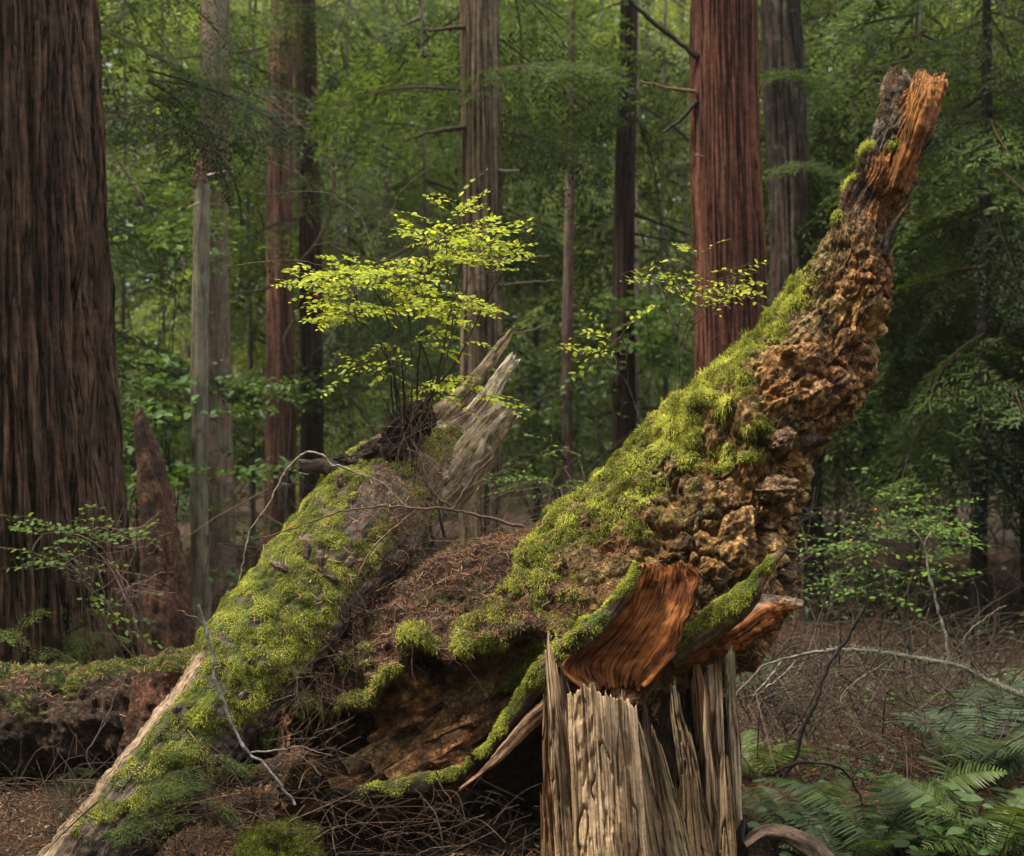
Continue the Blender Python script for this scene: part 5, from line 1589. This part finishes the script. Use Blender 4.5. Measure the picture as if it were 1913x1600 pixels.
H2 = huckle('small huckleberry with yellow green leaves standing on the mossy hump before the red cedar', (1270, 705), 5.6,
    [[(1270, 705), (1269, 660), (1264, 620), (1250, 580), (1245, 555), (1260, 535)], [(1270, 650), (1285, 600), (1275, 550), (1255, 525)], [(1272, 660), (1290, 615), (1330, 580), (1340, 560)], [(1285, 600), (1320, 560), (1325, 510), (1300, 480), (1285, 455)]],
    [(1240, 530, 30, 12, 9, -1, -0.15), (1270, 545, 40, 15, 8, 1, 0.15), (1345, 545, 45, 18, 12, 1, 0.0), (1375, 520, 18, 10, 4, 1, -0.1), (1290, 475, 14, 22, 5, -1, -0.4), (1320, 570, 30, 8, 4, 1, 0.1)],
    0.024, 702, HLEAF, r0=0.003, slen=(30, 70), nl=(6, 10))
for s in ([(1320, 505), (1290, 498), (1265, 490)], [(1330, 510), (1380, 500), (1400, 492)], [(1320, 530), (1370, 520), (1422, 507)], [(1258, 505), (1210, 500), (1160, 512)], [(1255, 580), (1215, 545), (1175, 520), (1160, 510)], [(1312, 680), (1325, 640), (1345, 622)], [(1390, 560), (1360, 540), (1300, 535)]):
    mb = MB()
    twigline(s, 5.6, 0.0013, 0.0007, mb, (0.26, 0.13, 0.10), 4, wob=0.003)
    mb.build('bare_twig', M_TWIG, H2)
H3 = huckle('tiny huckleberry sprig leaning left of the small huckleberry', (1197, 800), 5.65,
    [[(1197, 800), (1182, 745), (1172, 700), (1170, 640), (1155, 600)], [(1180, 740), (1160, 700), (1120, 675), (1080, 660)]],
    [(1120, 655, 12, 4, 3, -1, -0.12), (1145, 640, 14, 8, 4, -1, -0.5), (1150, 655, 10, 6, 2, -1, 0.0), (1165, 610, 8, 10, 2, 1, -0.8), (1120, 680, 12, 4, 1, -1, 0.1)],
    0.028, 703, HLEAF, r0=0.0022, slen=(50, 85), nl=(7, 11))
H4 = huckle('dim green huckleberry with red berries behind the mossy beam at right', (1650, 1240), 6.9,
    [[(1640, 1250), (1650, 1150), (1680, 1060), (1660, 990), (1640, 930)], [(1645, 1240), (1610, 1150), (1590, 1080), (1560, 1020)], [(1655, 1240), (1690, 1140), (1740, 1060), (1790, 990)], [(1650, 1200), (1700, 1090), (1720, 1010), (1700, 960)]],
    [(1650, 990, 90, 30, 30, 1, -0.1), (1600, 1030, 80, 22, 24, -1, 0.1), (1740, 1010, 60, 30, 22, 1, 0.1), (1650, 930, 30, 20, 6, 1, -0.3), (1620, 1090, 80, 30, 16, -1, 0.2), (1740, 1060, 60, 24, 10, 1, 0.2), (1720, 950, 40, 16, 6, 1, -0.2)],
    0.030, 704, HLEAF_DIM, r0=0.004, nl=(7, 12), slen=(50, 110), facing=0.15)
for k, (x, y) in enumerate([(1636, 953), (1640, 980), (1768, 978), (1801, 1000), (1590, 1010)]):
    chunk('berry', x, y, 6.7, 0.0065, 0.0065, 0.0065, (0.55, 0.08, 0.03), (0.5, 0.05, 0.02), 5, H4, M_BERRY)
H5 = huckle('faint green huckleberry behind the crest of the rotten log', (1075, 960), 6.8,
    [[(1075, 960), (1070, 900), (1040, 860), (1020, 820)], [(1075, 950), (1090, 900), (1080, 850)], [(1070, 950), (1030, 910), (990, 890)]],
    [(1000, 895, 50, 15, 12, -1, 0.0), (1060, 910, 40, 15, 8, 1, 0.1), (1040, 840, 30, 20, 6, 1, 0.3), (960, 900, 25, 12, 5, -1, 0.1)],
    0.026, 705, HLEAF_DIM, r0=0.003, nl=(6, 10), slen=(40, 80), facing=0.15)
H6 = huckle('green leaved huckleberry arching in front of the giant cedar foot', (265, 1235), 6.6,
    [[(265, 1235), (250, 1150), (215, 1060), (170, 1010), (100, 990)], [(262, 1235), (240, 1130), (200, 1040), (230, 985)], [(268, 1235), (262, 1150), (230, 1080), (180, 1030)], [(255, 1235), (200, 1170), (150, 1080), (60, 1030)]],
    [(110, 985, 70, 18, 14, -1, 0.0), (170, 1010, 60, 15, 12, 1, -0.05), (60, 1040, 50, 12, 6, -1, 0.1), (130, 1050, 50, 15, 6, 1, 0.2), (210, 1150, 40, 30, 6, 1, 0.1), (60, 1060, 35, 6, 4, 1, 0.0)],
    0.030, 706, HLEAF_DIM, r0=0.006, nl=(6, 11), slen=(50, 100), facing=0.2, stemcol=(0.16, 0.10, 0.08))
r_ = np.random.default_rng(66)
for i in range(46):
    mb = MB()
    x, y = 150 + 130 * r_.random(), 985 + 150 * r_.random()
    a = r_.normal() * 0.7 + (0 if r_.random() < 0.7 else math.pi)
    l = 30 + 60 * r_.random()
    twigline([(x, y), (x + l * 0.5 * math.cos(a), y + l * 0.5 * math.sin(a) + 6 * r_.normal()), (x + l * math.cos(a), y + l * math.sin(a))], 6.55 + 0.1 * r_.normal(), 0.0022, 0.001, mb, (0.28, 0.2, 0.17), 4)
    mb.build('bare_twig', M_TWIG, H6)

# hemlock seedlings
def seedling(label, px, py, D, h_px, n, seed, pal='mid', sc=0.35, spread=60, name='hemlock_seedling'):
    r = np.random.default_rng(seed)
    b = at(px, py, D)
    t = thing(name, label, 'seedling', b)
    mb = MB()
    twigline([(px, py), (px + 4, py - h_px * 0.5), (px - 3, py - h_px)], D, 0.007, 0.002, mb, (0.12, 0.09, 0.06))
    mb.build('stem', M_TWIG, t)
    for i in range(n):
        f = (i + 0.5) / n
        p = at(px, py - h_px * f, D)
        put_bough(t, p[0], p[1], p[2], r.random() * 2 * math.pi, sc * (1.1 - 0.7 * f) * (0.8 + 0.4 * r.random()), pal, r, 0.1 * r.normal())
    return t
seedling('soft green hemlock seedling in front of the giant cedar at the left edge', 60, 1260, 7.0, 150, 18, 801, 'bright', 0.5)
seedling('smaller hemlock seedling right of the soft green one', 165, 1262, 6.95, 130, 12, 802, 'mid', 0.35)
seedling('dark hemlock seedling under the mossy leaning log', 385, 1530, 4.75, 140, 9, 803, 'mid', 0.30)
seedling('low hemlock sprout on the ground behind the leaning log foot', 130, 1500, 5.5, 70, 8, 804, 'dark', 0.25)

# ------------------------------------------------------------------ single twigs and branches
def branch_thing(name, label, cat, lines, D, mat=M_TWIG, sides=7):
    """lines: (pts, r0, r1, col[, D])"""
    t = thing(name, label, cat, at(*lines[0][0][0], D))
    for i, ln in enumerate(lines):
        mb = MB()
        DD = ln[4] if len(ln) > 4 else D
        twigline(ln[0], DD, ln[1], ln[2], mb, ln[3], sides, n=max(16, 7 * len(ln[0])), wob=0.006)
        mb.build('main_stem' if i == 0 else 'side_twig', mat, t)
    return t
PALE = (0.42, 0.38, 0.33)
LB = branch_thing('fallen_branch', 'pale lichen crusted dead branch arching over the forest floor at right', 'branch', [
    ([(2210, 1455), (2090, 1385), (1980, 1330), (1900, 1295), (1850, 1275), (1790, 1245), (1700, 1228), (1620, 1216), (1540, 1216), (1490, 1225), (1430, 1243), (1395, 1275), (1370, 1308)], 0.016, 0.004, (0.24, 0.21, 0.17)),
    ([(1490, 1226), (1470, 1255), (1410, 1300)], 0.006, 0.003, PALE), ([(1460, 1237), (1430, 1275), (1405, 1300)], 0.006, 0.002, PALE), ([(1540, 1216), (1530, 1180), (1508, 1120)], 0.007, 0.003, (0.2, 0.15, 0.12)),
    ([(1700, 1228), (1697, 1180), (1697, 1090)], 0.009, 0.004, (0.07, 0.06, 0.05)), ([(1775, 1242), (1765, 1180), (1750, 1130), (1738, 1080), (1725, 1020), (1705, 985)], 0.008, 0.004, (0.34, 0.31, 0.27)), ([(1725, 1020), (1735, 1000), (1757, 975)], 0.005, 0.002, PALE),
    ([(1850, 1275), (1800, 1200), (1835, 1160), (1880, 1130)], 0.005, 0.003, (0.2, 0.16, 0.12)), ([(1620, 1218), (1617, 1260), (1640, 1295)], 0.004, 0.002, (0.25, 0.2, 0.16)), ([(1672, 1228), (1620, 1260), (1580, 1290), (1568, 1320)], 0.006, 0.003, (0.27, 0.22, 0.17)),
    ([(1800, 1250), (1760, 1290), (1700, 1340)], 0.004, 0.002, (0.25, 0.2, 0.16)), ([(1700, 1262), (1700, 1310), (1720, 1350)], 0.004, 0.002, (0.25, 0.2, 0.16))], 6.6, sides=8)
# lichen tufts on it
r_ = np.random.default_rng(91)
Pb = resample(atv([(1980, 1330), (1900, 1295), (1850, 1275), (1790, 1245), (1700, 1228), (1620, 1216), (1540, 1216)], 6.6), 900)
Pb = Pb[r_.integers(0, 900, 2600)] + r_.normal(size=(2600, 3)) * 0.010
mb = MB()
dd = r_.normal(size=(2600, 3)); dd /= np.linalg.norm(dd, axis=1)[:, None]
strands(mb, Pb, dd, 0.010 + 0.03 * r_.random(2600) ** 2, np.full(2600, 0.0022), mixc((0.30, 0.31, 0.25), (0.16, 0.17, 0.12), r_.random(2600)), r_, 0.5)
mb.build('lichen', M_MOSS, LB, kind='stuff')
branch_thing('black_sapling', 'thin black bent stem crossing the floor right of the stump', 'branch', [([(1460, 1460), (1485, 1420), (1500, 1360), (1525, 1310), (1545, 1250), (1590, 1180), (1615, 1130)], 0.010, 0.007, (0.03, 0.025, 0.02))], 6.2)
branch_thing('arched_stick', 'dark arched stick on the floor right of the stump', 'branch', [([(1440, 1450), (1480, 1428), (1530, 1425), (1575, 1440), (1600, 1475), (1612, 1505)], 0.008, 0.006, (0.09, 0.06, 0.045))], 6.0)
branch_thing('slanting_stick', 'thin grey stick slanting up over the ferns at far right', 'branch', [([(1700, 1560), (1780, 1480), (1850, 1410), (1925, 1370)], 0.006, 0.004, (0.13, 0.11, 0.09))], 5.6)
branch_thing('drooping_branch', 'knotty pale twig bowing left from the top of the leaning log', 'branch', [([(622, 868), (600, 850), (572, 845), (545, 868), (520, 905), (500, 945), (478, 975), (462, 1010), (455, 1050), (446, 1090)], 0.0045, 0.002, (0.40, 0.33, 0.25)),
    ([(622, 868), (670, 885), (720, 905), (760, 950)], 0.004, 0.002, PALE)], 5.45)
branch_thing('grey_twig', 'grey smooth twig curving down the front of the leaning log', 'branch', [([(368, 1130), (385, 1170), (395, 1215), (402, 1265), (420, 1320), (440, 1370), (465, 1405), (500, 1435), (530, 1475), (553, 1505)], 0.0055, 0.0055, (0.27, 0.25, 0.24)),
    ([(385, 1170), (360, 1150), (330, 1142)], 0.003, 0.001, (0.2, 0.15, 0.12)), ([(400, 1250), (420, 1290), (415, 1240), (395, 1210)], 0.0025, 0.001, (0.15, 0.12, 0.09)), ([(470, 1404), (520, 1402), (570, 1420), (600, 1450)], 0.004, 0.0015, (0.3, 0.25, 0.22)), ([(520, 1402), (560, 1395), (620, 1412)], 0.003, 0.001, (0.3, 0.22, 0.18))], 4.92)
branch_thing('crossing_branch', 'brown dead branch arching across the leaning log towards the rotten log', 'branch', [([(470, 1010), (540, 990), (600, 968), (660, 952), (720, 946), (790, 950), (850, 953), (910, 968), (980, 985)], 0.002, 0.0065, (0.17, 0.10, 0.075)),
    ([(845, 952), (880, 900), (905, 870), (925, 855)], 0.006, 0.003, (0.12, 0.08, 0.06)), ([(780, 950), (740, 985), (700, 1020), (670, 1070), (610, 1160), (590, 1200)], 0.0035, 0.0025, (0.28, 0.19, 0.13)), ([(850, 953), (810, 920), (790, 870), (770, 820)], 0.004, 0.003, (0.16, 0.1, 0.07))], 5.35)
branch_thing('thin_vine', 'very thin dark drooping twig against the brown trunk at left', 'branch', [([(385, 890), (395, 930), (400, 980), (392, 1030), (382, 1080), (378, 1140)], 0.002, 0.003, (0.06, 0.04, 0.03))], 6.8)
branch_thing('forked_twig', 'dark forked twig hanging before the low mossy log', 'branch', [([(228, 1248), (220, 1290), (200, 1340), (180, 1380), (162, 1410), (170, 1440)], 0.003, 0.003, (0.2, 0.15, 0.12)), ([(190, 1300), (192, 1340), (182, 1380)], 0.002, 0.001, (0.3, 0.25, 0.2))], 5.6)
branch_thing('pale_sprig', 'pale dry sprig lying in the litter before the mossy root', 'branch', [([(715, 1480), (740, 1460), (795, 1442)], 0.002, 0.0015, (0.35, 0.26, 0.18)), ([(815, 1440), (825, 1470), (845, 1500)], 0.0025, 0.0025, (0.22, 0.15, 0.1))], 4.95)

# fine dead twig tangles on the logs
def tangle(name, label, boxes, n, D, seed, col, cat='twigs'):
    r = np.random.default_rng(seed)
    mb = MB()
    for i in range(n):
        x0, x1, y0, y1, dr = boxes[r.integers(0, len(boxes))]
        x, y = x0 + (x1 - x0) * r.random(), y0 + (y1 - y0) * r.random()
        a = dr + r.normal() * 0.6
        l = 30 + 80 * r.random()
        cv = r.normal() * 14
        DD = D + 0.08 * r.normal()
        twigline([(x, y), (x + l * 0.5 * math.cos(a) + cv, y + l * 0.5 * math.sin(a)), (x + l * math.cos(a), y + l * math.sin(a))], DD, 0.0007 + 0.0012 * r.random() ** 2, 0.0005, mb, np.array(col) * (0.6 + 0.8 * r.random()), 3, n=7)
    o = mb.build(name, M_TWIG, kind='stuff')
    o['label'] = label
    o['category'] = cat
tangle('dry_twigs', 'fine reddish dry twigs tangled over the upper leaning log', [(660, 800, 890, 960, 1.2), (700, 830, 830, 960, 1.6), (740, 840, 740, 860, 1.5)], 230, 5.5, 901, (0.26, 0.17, 0.13))
tangle('dry_twigs', 'thin dry twigs hanging between leaning log and rotten log', [(520, 680, 1080, 1330, 1.4), (540, 640, 1200, 1400, 2.0), (490, 640, 1380, 1440, 0.3)], 130, 4.98, 902, (0.24, 0.16, 0.11))
tangle('dry_twigs', 'loose dry stems on the needle litter of the rotten log', [(760, 1000, 1000, 1080, 0.3), (850, 1120, 900, 1020, -0.5), (620, 900, 1100, 1250, 0.8)], 110, 5.28, 903, (0.32, 0.21, 0.15))

# ------------------------------------------------------------------ ferns and low leaves, bottom right
def frond_mesh(seed, c1, c2, L=0.7, npin=40, arch=0.45, wid=0.16):
    r = np.random.default_rng(seed)
    mb = MB()
    t = np.linspace(0, 1, 24)
    ax = np.stack([L * (t - 0.10 * t ** 3), 0.02 * np.sin(3 * t + seed), L * arch * (1.3 * t - 1.35 * t ** 2.2)], 1)
    tube(ax, np.linspace(0.0035, 0.0008, 24), 5, (0.12, 0.13, 0.04), mb)
    P, Dr, Up, Ls, Ws, C = [], [], [], [], [], []
    for k in range(npin):
        f = 0.12 + 0.87 * k / (npin - 1)
        p = np.array([np.interp(f, t, ax[:, j]) for j in range(3)])
        l = wid * math.sin(math.pi * (0.25 + 0.75 * f) ** 1.1) ** 0.8 * (0.9 + 0.2 * r.random()) + 0.008
        for sd in (-1, 1):
            d = np.array([0.30, sd * 0.93, -0.12 + 0.06 * r.normal()])
            d /= np.linalg.norm(d)
            P.append(p); Dr.append(d)
            u = np.array([0.25 * r.normal(), 0.1 * r.normal(), 1.0]); Up.append(u / np.linalg.norm(u))
            Ls.append(l); Ws.append(L / npin * 0.72)
            C.append(lerp(np.array(c1), np.array(c2), r.random()))
    P, Dr, Up, Ls, Ws, C = map(np.array, (P, Dr, Up, Ls, Ws, C))
    S = np.cross(Dr, Up); S /= np.linalg.norm(S, axis=1)[:, None]
    rows = []
    for f, w in ((0, 0.5), (0.15, 1.0), (0.6, 0.75), (1, 0.08)):
        c = P + Dr * (Ls * f)[:, None] + Up * (-(f ** 2) * Ls * 0.18)[:, None]
        rows += [c + S * (Ws * w * 0.5)[:, None], c - S * (Ws * w * 0.5)[:, None]]
    V = np.stack(rows, 1).reshape(-1, 3)
    k = np.arange(len(P))[:, None] * 8
    F = np.vstack([np.hstack([k + a, k + a + 1, k + a + 3, k + a + 2]) for a in (0, 2, 4)])
    mb.add(V, F, np.repeat(C, 8, 0))
    return mb.mesh('frond', M_FERN, smooth=False)
FR_G = [frond_mesh(1000 + k, (0.055, 0.10, 0.02), (0.10, 0.16, 0.03)) for k in range(2)]
FR_B = [frond_mesh(1010 + k, (0.07, 0.12, 0.065), (0.11, 0.17, 0.09)) for k in range(2)]
FR_Y = [frond_mesh(1020 + k, (0.09, 0.12, 0.02), (0.14, 0.17, 0.03)) for k in range(2)]
def fern(label, px, py, D, fr, n, sc, seed, azs=None):
    r = np.random.default_rng(seed)
    b = at(px, py, D)
    b[2] = gz(b[0], D)
    t = thing('sword_fern', label, 'fern', b)
    for i in range(n):
        az = (2 * math.pi * i / n + 0.3 * r.normal()) if azs is None else math.radians(azs[i % len(azs)] + 6 * r.normal())
        s = sc * (0.8 + 0.4 * r.random())
        M = Matrix.Translation(Vector(b)) @ Matrix.Rotation(az, 4, 'Z') @ Matrix.Rotation(-0.35 - 0.35 * r.random(), 4, 'Y') @ Matrix.Rotation(0.25 * r.normal(), 4, 'X') @ Matrix.Scale(s, 4)
        link_piece('frond', fr[r.integers(0, len(fr))], t, M)
    return t
fern('blue green sword fern arching at far right', 1830, 1500, 6.6, FR_B, 11, 1.0, 1101)
fern('tall upright green fern in the middle of the lower right corner', 1640, 1600, 5.5, FR_G, 5, 0.80, 1102, [60, 25, 160, -20, 120])
fern('yellow green fern close beside the snapped stump', 1470, 1560, 5.7, FR_Y, 4, 0.55, 1103, [150, 110, 60, 20])
fern('green fern at the bottom right corner of the floor', 1850, 1640, 5.2, FR_G, 9, 0.75, 1104)
fern('small fern at the bottom edge between stump and tall fern', 1580, 1620, 5.3, FR_G, 7, 0.5, 1105)
fern('fern in the shade beneath the drooping boughs at right edge', 1950, 1430, 7.2, FR_G, 9, 0.9, 1106)
fern('small dim fern behind the stump at right', 1420, 1500, 6.6, FR_G, 7, 0.5, 1107)

SAL = [leaf_mesh('leaf', c, M_BROAD, *ell_leaf(1, 0.6, 6, 0.10, 0.15)) for c in ((0.035, 0.07, 0.014), (0.05, 0.10, 0.018), (0.065, 0.11, 0.035))]
def salal(label, px0, px1, py0, py1, D0, D1, n, seed, size=0.07):
    r = np.random.default_rng(seed)
    Dm = (D0 + D1) / 2
    b = at((px0 + px1) / 2, (py0 + py1) / 2, Dm)
    b[2] = gz(b[0], Dm)
    t = thing('salal_plant', label, 'plant', b)
    mb = MB()
    for i in range(n):
        D = D0 + (D1 - D0) * r.random()
        p = at(px0 + (px1 - px0) * r.random(), py0 + (py1 - py0) * r.random(), D)
        p[2] = max(p[2], gz(p[0], D) + 0.05)
        if i % 3 == 0:
            tube(resample(np.array([b + r.normal(size=3) * (0.05, 0.05, 0), (b + p) / 2 + (0, 0, 0.05), p]), 8), np.linspace(0.0035, 0.0015, 8), 4, (0.08, 0.09, 0.04), mb)
        az = r.random() * 2 * math.pi
        d = (math.cos(az), math.sin(az), 0.1 * r.normal())
        up = (0.3 * r.normal(), -0.35 + 0.3 * r.normal(), 1)
        link_piece('leaf', SAL[r.integers(0, 3)], t, Matrix.Translation(Vector(p)) @ basis(d, up) @ Matrix.Scale(size * (0.6 + 0.7 * r.random()), 4))
    mb.build('stems', M_TWIG, t)
salal('glossy broad leaved salal at the bottom right corner', 1720, 1930, 1470, 1600, 5.0, 5.9, 110, 1201, 0.070)
salal('salal leaves along the bottom edge below the tall fern', 1560, 1760, 1520, 1610, 5.1, 5.8, 80, 1202, 0.062)
salal('salal leaves growing close to the right side of the stump', 1400, 1570, 1500, 1610, 5.2, 6.0, 80, 1203, 0.055)
salal('salal patch further back among the fallen twigs', 1480, 1700, 1440, 1530, 6.0, 7.0, 80, 1204, 0.048)

# curled strip of dark bark by the stump foot
CB = thing('bark_strip', 'long curled strip of dark brown bark arching at the stump foot', 'bark', at(1400, 1575, 4.9))
log_part('strip', [(1388, 1572, 1396, 1580, 4.9, 4.9, 0.05), (1425, 1548, 1428, 1562, 4.9, 4.9, 0.05), (1470, 1546, 1468, 1572, 4.88, 4.88, 0.045), (1520, 1566, 1508, 1604, 4.85, 4.85, 0.04), (1560, 1600, 1540, 1650, 4.8, 4.8, 0.03)], 60, 30, CB, M_TWIG, const((0.11, 0.07, 0.05), (0.04, 0.028, 0.022)), 0.004, 0.012, 34, seed=44)

# ------------------------------------------------------------------ damp air between the trees
def haze_box():
    hm, nt, nd, lk = new_mat('damp_air')
    out = N(nd, 'ShaderNodeOutputMaterial')
    pv = N(nd, 'ShaderNodeVolumePrincipled')
    pv.inputs['Color'].default_value = (0.86, 0.92, 0.80, 1)
    pv.inputs['Density'].default_value = 0.0006
    pv.inputs['Anisotropy'].default_value = 0.2
    lk.new(pv.outputs[0], out.inputs['Volume'])
    x0, x1, y0, y1, z0, z1 = -130, 130, -65, 210, -2.5, 26
    V = [(x, y, z) for x in (x0, x1) for y in (y0, y1) for z in (z0, z1)]
    F = [(0, 1, 3, 2), (4, 6, 7, 5), (0, 4, 5, 1), (2, 3, 7, 6), (0, 2, 6, 4), (1, 5, 7, 3)]
    me = bpy.data.meshes.new('haze')
    me.from_pydata(V, [], F)
    me.materials.append(hm)
    o = bpy.data.objects.new('haze', me)
    COL.objects.link(o)
    o['kind'] = 'stuff'
    o['label'] = 'thin damp green haze hanging between the forest trunks'
    o['category'] = 'haze'
haze_box()
